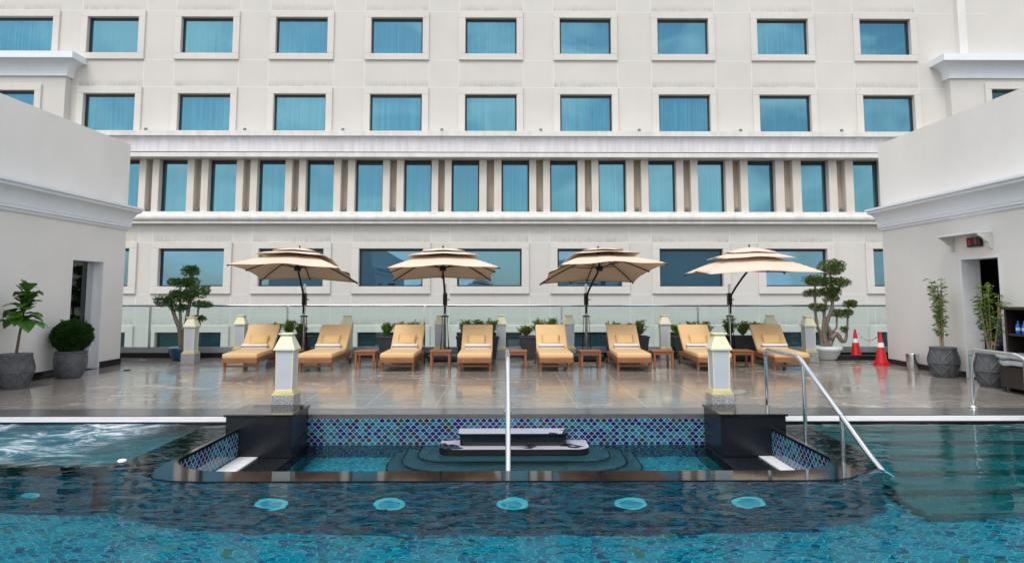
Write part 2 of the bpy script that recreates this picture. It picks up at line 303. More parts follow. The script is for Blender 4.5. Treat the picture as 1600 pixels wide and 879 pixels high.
M = dict(
    facade=mat_stucco("facade_render", (0.625, 0.598, 0.56), 0.035, 0.07, (0.48, 0.46, 0.44), attr=True),
    joint=simple("joint_sealant", (0.70, 0.685, 0.65), 0.8, var=0.05),
    surround=mat_stucco("window_surround_stone", (0.66, 0.63, 0.585), 0.04, 0.22, (0.46, 0.43, 0.40)),
    pilaster=mat_stucco("pilaster_stone", (0.68, 0.635, 0.575), 0.05, 0.14, (0.5, 0.46, 0.42)),
    recess=mat_stucco("recess_render", (0.54, 0.46, 0.385), 0.08, 0.15, (0.33, 0.27, 0.22)),
    cornice=mat_cornice("stained_cornice", (0.60, 0.58, 0.58), (0.80, 0.77, 0.81), 3.2),
    trim=mat_cornice("cornice_trim", (0.58, 0.56, 0.53), (0.74, 0.72, 0.69), 1.4),
    sidewall=mat_stucco("side_wall_render", (0.765, 0.735, 0.695), 0.05, 0.14, (0.82, 0.80, 0.78)),
    sidecornice=mat_cornice("pale_cornice", (0.70, 0.74, 0.78), (0.76, 0.79, 0.83), 1.0),
    white=simple("white_paint", (0.72, 0.73, 0.74), 0.5, var=0.04),
    sash=simple("dark_sash", (0.018, 0.02, 0.024), 0.4, var=0.2),
    pane=mat_pane("solar_glass_blue", (0.026, 0.14, 0.19), (0.155, 0.34, 0.43), 0.58),
    pane_low=mat_pane("solar_glass_lower", (0.012, 0.06, 0.10), (0.17, 0.34, 0.50), 0.66, False),
    pane_base=mat_pane("solar_glass_basement", (0.006, 0.035, 0.045), (0.12, 0.26, 0.30), 0.4, False),
    deck=mat_deck(),
    coping=mat_granite("grey_coping_granite", (0.10, 0.102, 0.108), 0.16, (0.18, 0.18, 0.18), 120),
    blackbody=mat_granite('honed_black_granite', (0.004, 0.006, 0.010), 0.26, (0.012, 0.015, 0.022), 140),
    black=mat_granite("black_granite", (0.006, 0.007, 0.009), 0.06, (0.02, 0.022, 0.026), 140),
    patchblack=mat_patchblack(), tierstone=mat_granite('dark_tier_granite', (0.085, 0.115, 0.13), 0.3, (0.17, 0.21, 0.23), 90),
    skirt=mat_granite("black_skirting", (0.012, 0.012, 0.014), 0.2, (0.03, 0.03, 0.03), 120),
    speck=mat_granite("speckled_granite", (0.30, 0.30, 0.31), 0.4, (0.62, 0.62, 0.63), 110, 0.55),
    tile_xz=mat_lantern("lantern_tile_back", (0, 2), 0.076, ST_WALL, aspect=1.0, gw=0.05, wav=0.05, grout=(0.34, 0.40, 0.42)),
    tile_yz=mat_lantern("lantern_tile_side", (1, 2), 0.084, ST_WALL, aspect=1.0, gw=0.05, wav=0.05, grout=(0.34, 0.40, 0.42), seed=3),
    tile_fl=mat_lantern("lantern_tile_floor", (0, 1), 0.09, ST_FLOOR, grout=(0.30, 0.74, 0.68), gw=0.05, rough=0.3, wav=0.08),
    tile_bas=mat_lantern("lantern_tile_basin", (0, 1), 0.085, ST_FLOOR, grout=(0.30, 0.62, 0.64), gw=0.06, rough=0.3, wav=0.08),
    tile_deep=mat_lantern("lantern_tile_pool_side", (0, 2), 0.085, ST_OUT, grout=(0.13, 0.28, 0.28), gw=0.05, rough=0.3, wav=0.08),
    tile_deepy=mat_lantern("lantern_tile_pool_flank", (1, 2), 0.085, ST_FLOOR, grout=(0.13, 0.28, 0.28), gw=0.05, rough=0.3, wav=0.08),
    step=mat_granite("grey_step_stone", (0.24, 0.20, 0.19), 0.4, (0.36, 0.31, 0.29), 60),
    water=mat_water("pool_water", amp=0.0105, tint=(0.17, 0.81, 0.90)),
    bwater=mat_water("basin_water", amp=0.007, scale=1.5, tint=(0.55, 0.93, 0.97)),
    swater=mat_water("spa_water", True, amp=0.02, tint=(0.4, 0.9, 0.95)),
    grate=simple("white_grating", (0.80, 0.80, 0.80), 0.45, var=0.05),
    steel=simple("brushed_steel", (0.62, 0.63, 0.64), 0.16, 1.0, 0.06, 20),
    chrome=simple("polished_steel", (0.75, 0.76, 0.77), 0.08, 1.0, 0.04),
    glass=mat_clear_glass("railing_glass"),
    doorglass=mat_clear_glass("door_glass", (0.55, 0.62, 0.64), 1.6),
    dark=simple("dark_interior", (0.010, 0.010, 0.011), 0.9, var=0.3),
    teak=mat_wood("teak", (0.20, 0.068, 0.024), (0.40, 0.16, 0.062)),
    cushion=mat_fabric("mustard_canvas", (0.71, 0.48, 0.25), 0.06, 0.22),
    pillow=mat_fabric("mustard_pillow_canvas", (0.74, 0.49, 0.225), 0.06, 0.35, 9),
    towel=mat_stripe(),
    canopy=mat_fabric("cream_canopy", (0.72, 0.585, 0.465), 0.05, 0.18, 3, 300, 0.9),
    blackmetal=simple("black_powder_coat", (0.012, 0.012, 0.013), 0.35, 0.2, 0.2),
    rubber=simple("black_rubber", (0.02, 0.02, 0.02), 0.7),
    brass=simple("pale_gold_paint", (0.74, 0.72, 0.50), 0.38, 0.0, 0.1, 5),
    brassdark=simple("gold_paint_trim", (0.62, 0.56, 0.30), 0.4, 0.1, 0.12, 8),
    frost=simple("frosted_panel", (0.50, 0.535, 0.575), 0.35, 0, 0.04, 3),
    planter=simple("charcoal_planter", (0.035, 0.036, 0.042), 0.6, 0, 0.3, 7, 0.2, 60),
    claypot=simple("slate_grey_pot", (0.085, 0.09, 0.098), 0.55, 0, 0.35, 9, 0.25, 50),
    bluepot=simple("blue_glazed_pot", (0.012, 0.06, 0.12), 0.15, 0, 0.3),
    whitepot=simple("white_glazed_pot", (0.66, 0.70, 0.72), 0.3, 0, 0.06),
    soil=simple("soil", (0.03, 0.02, 0.014), 0.9, 0, 0.4, 30, 0.6, 80),
    pebble=simple("white_pebbles", (0.70, 0.69, 0.67), 0.6, 0, 0.2, 20),
    bark=mat_wood("grey_bark", (0.10, 0.075, 0.058), (0.28, 0.235, 0.19)),
    twig=mat_wood("tan_twig", (0.25, 0.19, 0.12), (0.40, 0.31, 0.21)),
    darkbark=mat_wood("brown_stem", (0.07, 0.045, 0.035), (0.14, 0.09, 0.07)),
    bonsai=mat_leaf("bonsai_leaf", (0.02, 0.065, 0.014), (0.08, 0.17, 0.035)),
    bonsai2=mat_leaf("bonsai_leaf_yellowish", (0.05, 0.085, 0.012), (0.17, 0.20, 0.035)),
    box=mat_leaf("boxwood_leaf", (0.02, 0.08, 0.014), (0.08, 0.21, 0.04)),
    fig=mat_leaf("fig_leaf", (0.03, 0.11, 0.015), (0.11, 0.24, 0.035), 0.3),
    lime=mat_leaf("lime_leaf", (0.08, 0.19, 0.02), (0.24, 0.36, 0.05)),
    shrub=mat_leaf("shrub_leaf", (0.06, 0.17, 0.02), (0.26, 0.42, 0.06)),
    red_tip=mat_leaf("red_shoot", (0.22, 0.10, 0.03), (0.40, 0.20, 0.07)),
    cone=simple("red_cone_plastic", (0.55, 0.010, 0.014), 0.4, 0, 0.08),
    reflect=simple("white_reflective_band", (0.75, 0.77, 0.78), 0.4, 0, 0.05),
    wicker=mat_wicker(),
    plastic=simple("clear_wrap_over_cushion", (0.42, 0.45, 0.48), 0.18, 0, 0.2, 8, 0.8, 12),
    bottle=simple("blue_bottle", (0.02, 0.14, 0.55), 0.15, 0, 0.2),
    bottlecap=simple("white_label_film", (0.6, 0.66, 0.72), 0.4),
    mat_red=simple("red_mat", (0.25, 0.012, 0.014), 0.9, 0, 0.2, 20, 0.4, 120),
    digit=mat_emit("red_led", (0.9, 0.03, 0.05), 0.35),
    lens=mat_emit("pool_lamp_lens", (0.10, 0.55, 0.78), 0.36),
    lensring=mat_emit("pool_lamp_glowing_rim", (0.42, 0.80, 0.86), 0.42),
    skin=simple("skin", (0.42, 0.24, 0.165), 0.5, 0, 0.06),
    hair=simple("black_hair", (0.012, 0.01, 0.009), 0.5),
    shirt=simple("dark_shirt", (0.02, 0.03, 0.06), 0.8),
    ground=simple("street_ground", (0.12, 0.12, 0.115), 0.9, 0, 0.3, 0.2),
    towelwhite=simple("folded_white_towels", (0.55, 0.55, 0.55), 0.9, 0, 0.1, 10),
    roof=simple("roof_screed", (0.3, 0.3, 0.29), 0.9, 0, 0.1, 0.5),
    channel=simple('grey_painted_channel', (0.34, 0.35, 0.37), 0.45, 0.3, 0.08),
    lampgrey=simple("floodlight_grey", (0.13, 0.135, 0.14), 0.5, 0.3),
)

# ------------------------------------------------------------------ mesh helpers
class MB:
    def __init__(s): s.v = []; s.f = []; s.mi = []; s.sm = []
    def add(s, vs, fs, mi=0, smooth=False):
        o = len(s.v); s.v += [tuple(p) for p in vs]
        for f in fs: s.f.append([i + o for i in f]); s.mi.append(mi); s.sm.append(smooth)
    def box(s, x0, x1, y0, y1, z0, z1, mi=0):
        s.add([(x0, y0, z0), (x1, y0, z0), (x1, y1, z0), (x0, y1, z0), (x0, y0, z1), (x1, y0, z1), (x1, y1, z1), (x0, y1, z1)],
              [(0, 3, 2, 1), (4, 5, 6, 7), (0, 1, 5, 4), (1, 2, 6, 5), (2, 3, 7, 6), (3, 0, 4, 7)], mi)
    def frustum(s, c, w0, d0, z0, w1, d1, z1, mi=0):
        x, y = c
        s.add([(x - w0/2, y - d0/2, z0), (x + w0/2, y - d0/2, z0), (x + w0/2, y + d0/2, z0), (x - w0/2, y + d0/2, z0),
               (x - w1/2, y - d1/2, z1), (x + w1/2, y - d1/2, z1), (x + w1/2, y + d1/2, z1), (x - w1/2, y + d1/2, z1)],
              [(0, 3, 2, 1), (4, 5, 6, 7), (0, 1, 5, 4), (1, 2, 6, 5), (2, 3, 7, 6), (3, 0, 4, 7)], mi)
    def tube(s, pts, r, n=10, mi=0, cap=True):
        pts = [Vector(p) for p in pts]
        rs = r if isinstance(r, (list, tuple)) else [r] * len(pts)
        rings = []; up = None
        for i, p in enumerate(pts):
            if i == 0: t = (pts[1] - p)
            elif i == len(pts) - 1: t = (p - pts[i - 1])
            else: t = ((pts[i + 1] - p).normalized() + (p - pts[i - 1]).normalized())
            t.normalize()
            if up is None: up = Vector((0, 0, 1)) if abs(t.z) < 0.9 else Vector((0, 1, 0))
            a = t.cross(up)
            if a.length < 1e-4: a = t.cross(Vector((1, 0, 0)))
            a.normalize(); b = a.cross(t).normalized(); up = b
            rings.append([p + (a * cos(2*pi*k/n) + b * sin(2*pi*k/n)) * rs[i] for k in range(n)])
        vs = [q for rg in rings for q in rg]; fs = []
        for i in range(len(pts) - 1):
            for k in range(n):
                k2 = (k + 1) % n; fs.append((i*n + k, i*n + k2, (i+1)*n + k2, (i+1)*n + k))
        s.add(vs, fs, mi, True)
        if cap:
            s.add(rings[0], [tuple(range(n))][::-1], mi); s.add(rings[-1], [tuple(range(n))], mi)
    def lathe(s, prof, c=(0, 0), n=28, mi=0, smooth=True):
        vs = []; fs = []
        for r, z in prof:
            for k in range(n): vs.append((c[0] + r*cos(2*pi*k/n), c[1] + r*sin(2*pi*k/n), z))
        for i in range(len(prof) - 1):
            for k in range(n):
                k2 = (k+1) % n; fs.append((i*n+k, i*n+k2, (i+1)*n+k2, (i+1)*n+k))
        s.add(vs, fs, mi, smooth)
        if prof[0][0] > 1e-4: s.add(vs[:n], [tuple(range(n))[::-1]], mi)
        if prof[-1][0] > 1e-4: s.add(vs[-n:], [tuple(range(n))], mi)
    def prism(s, poly, z0, z1, mi=0, mi_side=None):
        n = len(poly); vs = [(x, y, z0) for x, y in poly] + [(x, y, z1) for x, y in poly]
        s.add(vs, [tuple(range(n))[::-1], tuple(range(n, 2*n))], mi)
        s.add(vs, [(i, (i+1) % n, n + (i+1) % n, n + i) for i in range(n)], mi if mi_side is None else mi_side)
    def extrude_x(s, prof, x0, x1, mi=0, smooth=False):   # prof: (y, z) polygon
        n = len(prof); vs = [(x0, y, z) for y, z in prof] + [(x1, y, z) for y, z in prof]
        s.add(vs, [(i, (i+1) % n, n + (i+1) % n, n + i) for i in range(n)], mi, smooth)
        s.add(vs, [tuple(range(n))[::-1], tuple(range(n, 2*n))], mi)
    def extrude_y(s, prof, y0, y1, mi=0):                 # prof: (x, z)
        n = len(prof); vs = [(x, y0, z) for x, z in prof] + [(x, y1, z) for x, z in prof]
        s.add(vs, [(i, (i+1) % n, n + (i+1) % n, n + i) for i in range(n)], mi)
        s.add(vs, [tuple(range(n))[::-1], tuple(range(n, 2*n))], mi)
    def ring_xz(s, x0, x1, z0, z1, ml, mr, mt, mb, y0, y1, mi=0):   # rectangular frame round an opening, outer = opening + margins
        if mb: s.box(x0 - ml, x1 + mr, y0, y1, z0 - mb, z0, mi)
        s.box(x0 - ml, x1 + mr, y0, y1, z1, z1 + mt, mi)
        s.box(x0 - ml, x0, y0, y1, z0, z1, mi); s.box(x1, x1 + mr, y0, y1, z0, z1, mi)
    def ellipsoid(s, c, r, n=14, m=9, mi=0, e=1.0, rot=None):
        vs = []; fs = []
        def pw(x): return math.copysign(abs(x)**e, x)
        for i in range(m + 1):
            th = -pi/2 + pi*i/m
            for k in range(n):
                ph = 2*pi*k/n
                p = Vector((r[0]*pw(cos(th))*pw(cos(ph)), r[1]*pw(cos(th))*pw(sin(ph)), r[2]*pw(sin(th))))
                if rot is not None: p = rot @ p
                vs.append(Vector(c) + p)
        for i in range(m):
            for k in range(n):
                k2 = (k+1) % n; fs.append((i*n+k, i*n+k2, (i+1)*n+k2, (i+1)*n+k))
        s.add(vs, fs, mi, True)
    def leaf(s, p, d, nrm, L, W, mi=0, fold=0.15):
        d = Vector(d).normalized(); sd = d.cross(Vector(nrm))
        if sd.length < 1e-3: sd = d.cross(Vector((0.3, 0.5, 0.8)))
        sd.normalize(); up = sd.cross(d); p = Vector(p)
        a = p; b = p + d*L*0.5 + sd*W*0.5 + up*L*fold; c = p + d*L; e = p + d*L*0.5 - sd*W*0.5 + up*L*fold
        s.add([a, b, c, e], [(0, 1, 2), (0, 2, 3)], mi)
    def build(s, name, mats, parent=None, origin=None, bevel=0.0, seg=2, weld=False):
        me = bpy.data.meshes.new(name)
        o = Vector(origin) if origin is not None else Vector((0, 0, 0))
        me.from_pydata([tuple(Vector(p) - o) for p in s.v], [], s.f)
        if not isinstance(mats, (list, tuple)): mats = [mats]
        for m in mats: me.materials.append(m)
        me.polygons.foreach_set("material_index", s.mi); me.polygons.foreach_set("use_smooth", s.sm)
        if weld:
            bm = bmesh.new(); bm.from_mesh(me); bmesh.ops.remove_doubles(bm, verts=bm.verts, dist=1e-5); bm.to_mesh(me); bm.free()
        me.validate(); me.update()
        ob = bpy.data.objects.new(name, me); C.objects.link(ob); ob.location = o
        if parent is not None: ob.parent = parent
        if bevel:
            b = ob.modifiers.new("bevel", 'BEVEL'); b.width = bevel; b.segments = seg; b.limit_method = 'ANGLE'; b.angle_limit = radians(40)
        return ob

def tag(o, label=None, cat=None, group=None, kind=None):
    if label: o['label'] = label
    if cat: o['category'] = cat
    if group: o['group'] = group
    if kind: o['kind'] = kind
    return o
def thing(name, label, cat, loc=(0, 0, 0), rz=0.0, group=None):
    o = bpy.data.objects.new(name, None); C.objects.link(o); o.location = loc; o.rotation_euler = (0, 0, rz); o.empty_display_size = 0.2
    return tag(o, label, cat, group)
def kids(root): return [o for o in C.objects if o.parent == root]
def copy_tree(root, loc, rz=0.0, label=None, group=None):
    r = root.copy(); C.objects.link(r); r.location = loc; r.rotation_euler = (0, 0, rz)
    if label: r['label'] = label
    if group: r['group'] = group
    for ch in kids(root):
        c = ch.copy(); C.objects.link(c); c.parent = r
        for g in kids(ch):
            d = g.copy(); C.objects.link(d); d.parent = c
    return r
def struct(o, label): return tag(o, label, None, None, 'structure')

# ------------------------------------------------------------------ ground, deck, pool shell
mb = MB(); mb.box(-600, 600, -600, 600, -6.6, -6.4); struct(mb.build('ground', M['ground']), 'street level ground far below the deck')
YW, YC, YD, YE = 8.36, 8.38, 8.80, 15.75          # water edge, coping front, paving front, deck end
mb = MB(); mb.box(-9.5, 9.8, YD, YE, -0.5, 0.0); struct(mb.build('pool_deck', M['deck']), 'wet grey brown stone paving of the sun deck')
mb = MB()
mb.box(-2.95, 2.95, YC, YD, -0.09, -0.002)
mb.box(-7.85, -2.95, 8.29, YD, -0.09, -0.002); mb.box(2.95, 7.9, 8.29, YD, -0.09, -0.002)
struct(mb.build('coping', M['coping']), 'dark granite coping strip along the pool edge')
FZ = -1.25
mb = MB()
mb.add([(-7.7, -5, FZ), (7.85, -5, FZ), (7.85, YC, FZ), (-7.7, YC, FZ)], [(0, 1, 2, 3)], 0)
mb.add([(-7.7, YC, FZ), (7.85, YC, FZ), (7.85, YC, -0.09), (-7.7, YC, -0.09)], [(0, 1, 2, 3)], 1)
mb.add([(-7.7, -5, FZ), (-7.7, YC, FZ), (-7.7, YC, -0.03), (-7.7, -5, -0.03)], [(0, 1, 2, 3)], 2)
mb.add([(7.85, -5, FZ), (7.85, YC, FZ), (7.85, YC, -0.03), (7.85, -5, -0.03)], [(0, 1, 2, 3)], 2)
mb.add([(-7.7, -5, FZ), (7.85, -5, FZ), (7.85, -5, -0.03), (-7.7, -5, -0.03)], [(0, 1, 2, 3)], 1)
struct(mb.build('pool_floor', [M['tile_fl'], M['tile_deep'], M['tile_deepy']]), 'turquoise mosaic floor of the pool')
mb = MB()
for i in range(6):
    mb.box(3.42, 7.8, 5.72 + 0.42*i, YC - 0.01, FZ + 0.004 + 0.17*i, FZ + 0.17*(i+1))
struct(mb.build('pool_steps', M['step'], bevel=0.015), 'broad grey stone steps descending into the pool under water')

# basin inner outline (open to the deck side), rounded front corners
WZ = -0.05; BZ = -0.36
def arc(cx, cy, r, a0, a1, n=9): return [(cx + r*cos(radians(a0 + (a1-a0)*i/n)), cy + r*sin(radians(a0 + (a1-a0)*i/n))) for i in range(n+1)]
inner = [(-2.95, YC)] + [(-2.95 + 0.62*(1-cos(t)), 6.42 - 0.5*sin(t)) for t in [pi/2*i/10 for i in range(11)]]
inner = inner + [(-x, y) for x, y in inner[::-1]]
outer = [(-3.4, YC), (-3.4, 6.5)] + arc(-3.75, 6.5, 0.35, 0, -60, 5)[1:] + [(-3.62, 6.0)] + [(-3.22, 5.98)] + [(-2.9, 5.76), (-2.5, 5.65), (-2.1, 5.62)]
outer_r = [(2.1, 5.62), (2.5, 5.65), (2.9, 5.76), (3.2, 6.0), (3.33, 6.35), (3.4, 6.7), (3.4, YC)]
# pool water: one sheet with the notch of the basin left out; the spa has its own sheet
SX0, SX1, SY0 = -7.7, -3.4, 6.1
poly = [(-7.7, -5), (7.85, -5), (7.85, YW), (2.95, YW)] + inner[::-1][1:-1] + [(-2.95, YW), (SX1, YW), (SX1, SY0), (SX0, SY0)]
mb = MB(); mb.add([(x, y, WZ) for x, y in poly], [tuple(range(len(poly)))])
struct(mb.build('pool_water', M['water']), 'rippled blue water of the main pool')
mb = MB(); mb.add([(SX0, SY0, WZ), (SX1, SY0, WZ), (SX1, YW, WZ), (SX0, YW, WZ)], [(0, 1, 2, 3)])
struct(mb.build('spa_water', M['swater']), 'bubbling foamy water of the spa')
bin_poly = inner
mb = MB(); mb.add([(x*0.999, y, BZ) for x, y in bin_poly], [tuple(range(len(bin_poly)))])
struct(mb.build('basin_water', M['bwater']), 'still water in the sunken basin')

# basin wall: granite rim, tiled inner faces, tiled outer face
bw = thing('basin_wall', 'sunken basin surround with blue lantern tiles and black granite rim', 'pool wall', (0, 5.9, FZ))
O = bw.location
mb = MB()
ring = outer + outer_r + inner[::-1]
mb.prism(ring, FZ, WZ - 0.022, 0, 1)
mb.build('granite_body', [M['black'], M['tile_deep']], bw, (0, 5.9, FZ)).location = (0, 0, 0)
def at(o): o.location = (0, 0, 0); return o
def build_at(mb, name, mats, root, **k):       # geometry given in world coordinates, parented to a root standing at its own place
    o = mb.build(name, mats, root, tuple(root.location), **k); o.location = (0, 0, 0); return o
# rim lip standing a few millimetres out of the water
lip_out = []
for x, y in inner:
    if y > 6.44: lip_out.append((x - 0.05 if x < 0 else x + 0.05, y))
    else:
        s_ = -1 if x < 0 else 1
        k = min(1.0, max(0.0, (abs(x) - 2.33)/0.62)); ang = pi/2*(1-k)
        lip_out.append((x + s_*(0.05 + 0.17*sin(pi*min(1, k))) , y - (0.30*(1-k**3) )))
mb = MB(); mb.prism(inner + lip_out[::-1], WZ - 0.06, WZ + 0.006)
build_at(mb, 'rim', M['black'], bw)
# tiled inside faces
n = len(inner); off = [(x*0.9985, y + (0.004 if y < 6.4 else 0)) for x, y in inner]
mb = MB()
for i in range(n - 1):
    (x0, y0), (x1, y1) = off[i], off[i+1]
    side = abs(x0 - x1) < abs(y0 - y1)
    mb.add([(x0, y0, -0.95), (x1, y1, -0.95), (x1, y1, WZ - 0.02), (x0, y0, WZ - 0.02)], [(0, 1, 2, 3)], 0 if side else 1)
build_at(mb, 'side_tiles', [M['tile_yz'], M['tile_xz']], bw)
mb = MB(); mb.box(-2.945, 2.945, YC - 0.012, YC + 0.01, -0.95, -0.055); build_at(mb, 'back_tiles', M['tile_xz'], bw)
mb = MB(); mb.box(-2.94, 2.94, 5.93, YC - 0.02, -1.0, -0.93); build_at(mb, 'basin_floor', M['tile_bas'], bw)
mb = MB(); mb.box(-2.1, 2.1, 5.60, 5.625, FZ + 0.002, WZ - 0.035)
mb.prism([(-2.1, 5.60), (-2.1, 5.63), (-2.5, 5.66), (-2.9, 5.77), (-3.22, 5.99), (-3.24, 5.97), (-2.92, 5.745), (-2.51, 5.63)], FZ + 0.002, WZ - 0.035)
mb.prism([(2.1, 5.60), (2.51, 5.63), (2.92, 5.745), (3.22, 5.985), (3.2, 6.0), (2.9, 5.77), (2.5, 5.66), (2.1, 5.63)], FZ + 0.002, WZ - 0.035)
build_at(mb, 'outer_tiles', M['tile_deep'], bw)
# black ledges (seats) on both flanks of the basin
for s_ in (-1, 1):
    mb = MB(); x0, x1 = sorted((s_*2.94, s_*2.36)); mb.box(x0, x1, 6.2, YC - 0.03, -0.92, BZ + 0.004)
    x0, x1 = sorted((s_*2.36, s_*2.26)); mb.box(x0, x1, 6.2, YC - 0.03, -0.92, BZ - 0.06)
    build_at(mb, 'ledge', M['blackbody'], bw, bevel=0.008)

sw = thing('spa_wall', 'submerged black rim wall closing off the bubbling spa', 'pool wall', (-5.5, 6.1, FZ))
mb = MB(); mb.box(-7.69, -3.46, 5.92, 6.24, FZ, WZ - 0.06)
build_at(mb, 'rim', M['black'], sw, bevel=0.02)
mb = MB(); mb.box(-7.69, -3.45, 5.90, 5.918, FZ + 0.002, WZ - 0.14); build_at(mb, 'outer_tiles', M['tile_deep'], sw)
mb = MB(); mb.box(-7.69, -3.42, 6.25, YC - 0.01, FZ + 0.002, -0.78); build_at(mb, 'spa_floor', M['tile_fl'], sw)

# white overflow gratings
for nm, x0, x1 in (('left of the sunken basin', -7.7, -3.12), ('right of the sunken basin', 3.14, 7.85)):
    g = thing('overflow_grating', 'long white slotted overflow grating ' + nm, 'drain grating', ((x0+x1)/2, 8.17, -0.05), 0, 'white overflow gratings along the pool edge')
    mb = MB(); mb.box(x0, x1, 8.06, 8.08, -0.03, -0.012); mb.box(x0, x1, 8.25, 8.275, -0.03, -0.010)
    k = int((x1-x0)/0.034)
    for i in range(k): xx = x0 + 0.034*i; mb.box(xx, xx + 0.022, 8.08, 8.25, -0.03, -0.012)
    build_at(mb, 'slats', M['grate'], g)
    mb = MB(); mb.box(x0, x1, 8.05, 8.285, -0.16, -0.033); build_at(mb, 'channel', M['black'], g)

# black plinths at the basin's back corners
for nm, x0, x1 in (('behind the left end of the sunken basin', -3.11, -2.345), ('behind the right end of the sunken basin', 2.365, 3.13)):
    p = thing('granite_plinth', 'polished black granite block ' + nm, 'plinth', ((x0+x1)/2, 8.0, BZ), 0, 'black granite plinths')
    mb = MB(); mb.box(x0 + 0.02, x1 - 0.02, 7.72, 8.375, BZ + 0.006, 0.085); build_at(mb, 'body', M['blackbody'], p, bevel=0.006)
    mb = MB(); mb.box(x0, x1, 7.70, 8.378, 0.085, 0.112); build_at(mb, 'cap_slab', M['black'], p, bevel=0.005)
for nm, x in (('left', -2.83), ('right', 2.90)):
    mb = MB()
    for i in range(12): mb.box(x - 0.105, x + 0.105, 6.3 + 0.128*i, 6.3 + 0.128*i + 0.122, BZ + 0.005, BZ + 0.016)
    tag(mb.build('tread_plate', M['grate'], None, (x, 6.9, BZ)), 'white slab strip lying on the black ledge in the %s flank of the basin' % nm, 'tread plate', 'white strips on the basin ledges')

# fountain block with rounded tiers
def stadium(x0, x1, y0, y1, r, n=8):
    return arc(x1 - r, y0 + r, r, -90, 0, n) + [(x1, y1), (x0, y1)] + arc(x0 + r, y0 + r, r, 180, 270, n)
ft = thing('fountain', 'black granite fountain block on rounded tiers against the tiled wall', 'fountain', (0.02, 8.0, -0.93))
mb = MB(); mb.prism(stadium(-0.53, 0.70, 8.03, 8.31, 0.05), -0.294, -0.185); build_at(mb, 'block', M['black'], ft, bevel=0.004)
mb = MB(); mb.prism(stadium(-0.55, 0.72, 8.01, 8.33, 0.06), -0.183, -0.158); build_at(mb, 'block_cap', M['patchblack'], ft, bevel=0.005)
mb = MB(); mb.prism(stadium(-0.76, 0.95, 7.85, 8.345, 0.16), -0.40, -0.298); build_at(mb, 'base_slab', M['patchblack'], ft, bevel=0.012)
for j, (xa, xb, ya, rr, za, zb) in enumerate(((-0.98, 1.17, 7.62, 0.32, -0.55, -0.40), (-1.15, 1.34, 7.36, 0.5, -0.68, -0.555), (-1.30, 1.49, 7.10, 0.65, -0.925, -0.685))):
    mb = MB(); mb.prism(stadium(xa, xb, ya, 8.346 + .001*j, rr), za, zb); tt = build_at(mb, 'tier', M['tierstone'], ft, bevel=0.006)
    mb = MB(); mb.prism(stadium(xa - .02, xb + .02, ya - .02, 8.349 + .001*j, rr + .02), zb - .055, zb - .008); o = mb.build('nosing', M['black'], tt, tuple(ft.location), bevel=0.01); o.location = (0, 0, 0)

# underwater lights
for i, x in enumerate((-1.85, -0.92, 0.05, 0.99, 1.93)):
    nm = ('first', 'second', 'middle', 'fourth', 'rightmost')[i]
    l = thing('pool_light', 'round pale underwater lamp on the basin wall, %s of five from the left' % nm if i in (0, 1, 3) else 'round pale underwater lamp on the basin wall, %s of the five' % nm, 'pool light', (x, 5.6, -0.58), 0, 'underwater lamps in a row')
    mb = MB(); mb.tube([(x, 5.598, -0.58), (x, 5.575, -0.58)], 0.125, 28); build_at(mb, 'ring', M['lensring'], l, bevel=0.006)
    mb = MB(); mb.tube([(x, 5.575, -0.58), (x, 5.568, -0.58)], 0.085, 28); build_at(mb, 'lens', M['lens'], l)
for i, x in enumerate((-4.55, -3.95)):
    l = thing('pool_light', 'small faint underwater lamp on the spa wall, %s of the pair' % ('left' if i == 0 else 'right'), 'pool light', (x, 5.9, -0.75), 0, 'lamps on the spa wall')
    mb = MB(); mb.tube([(x, 5.899, -0.75), (x, 5.885, -0.75)], 0.075, 20); build_at(mb, 'ring', M['lensring'], l)
    mb = MB(); mb.tube([(x, 5.885, -0.75), (x, 5.88, -0.75)], 0.06, 20); build_at(mb, 'lens', M['lens'], l)

# ------------------------------------------------------------------ main building
YF = 28.0
hb = thing('hotel_building', 'cream hotel facade with rows of blue tinted windows behind the deck', 'building', (0, YF, -6.4))
A = [(-17.6, -15.46), (-13.67, -11.5), (-9.7, -7.53), (-5.69, -3.52), (-1.72, 0.44), (2.26, 4.43), (6.4, 8.56), (10.63, 12.8), (15.0, 17.17)]
Cw = [(-18.0, -15.36), (-14.16, -11.51), (-10.1, -7.46), (-6.01, -3.4), (-2.0, 0.64), (2.11, 4.76), (6.3, 8.91), (10.66, 13.21), (15.11, 17.75)]
rows = []   # x0, x1, z0, z1, margins l r t b, pane key, plane
for x0, x1 in A:
    rows.append((x0, x1, 11.45, 13.01, .27, .27, .29, .27, 'pane'))
    rows.append((x0, x1, 7.99, 9.71, .27, .27, .30, 0, 'pane'))
    rows.append((x0, x1, 14.95, 16.5, .27, .27, .29, .27, 'pane'))
rows.append((-21.9, -19.05, 11.45, 13.01, .27, .27, .29, .0, 'pane'))
for x0, x1 in Cw:
    rows.append((x0, x1, 1.70, 3.24, .31, .31, .26, .30, 'pane_low'))
    rows.append((x0, x1, -1.75, -0.15, .31, .31, .28, .30, 'pane_base'))
holes = [(r[0]-r[4], r[1]+r[5], r[2]-r[7], r[3]+r[6]) for r in rows]
BAND = (-18.2, 18.5, 4.6, 6.95)
holes.append(BAND)
X0, X1, Z0, Z1 = -34.0, 34.0, -6.4, 18.0
DZ = 0.34
e = 0.013; jr = []
for x in sorted({round(v_, 3) for x0, x1 in A for v_ in (x0 - .27, x1 + .27)}):
    for za, zb in ((7.95, 10.02), (10.02, 11.17), (11.17, 13.31), (13.31, 14.6)): jr.append((x - e, x + e, za, zb))
for z in (10.01, 11.18, 13.30): jr.append((-20.5, 20.5, z - e, z + e))
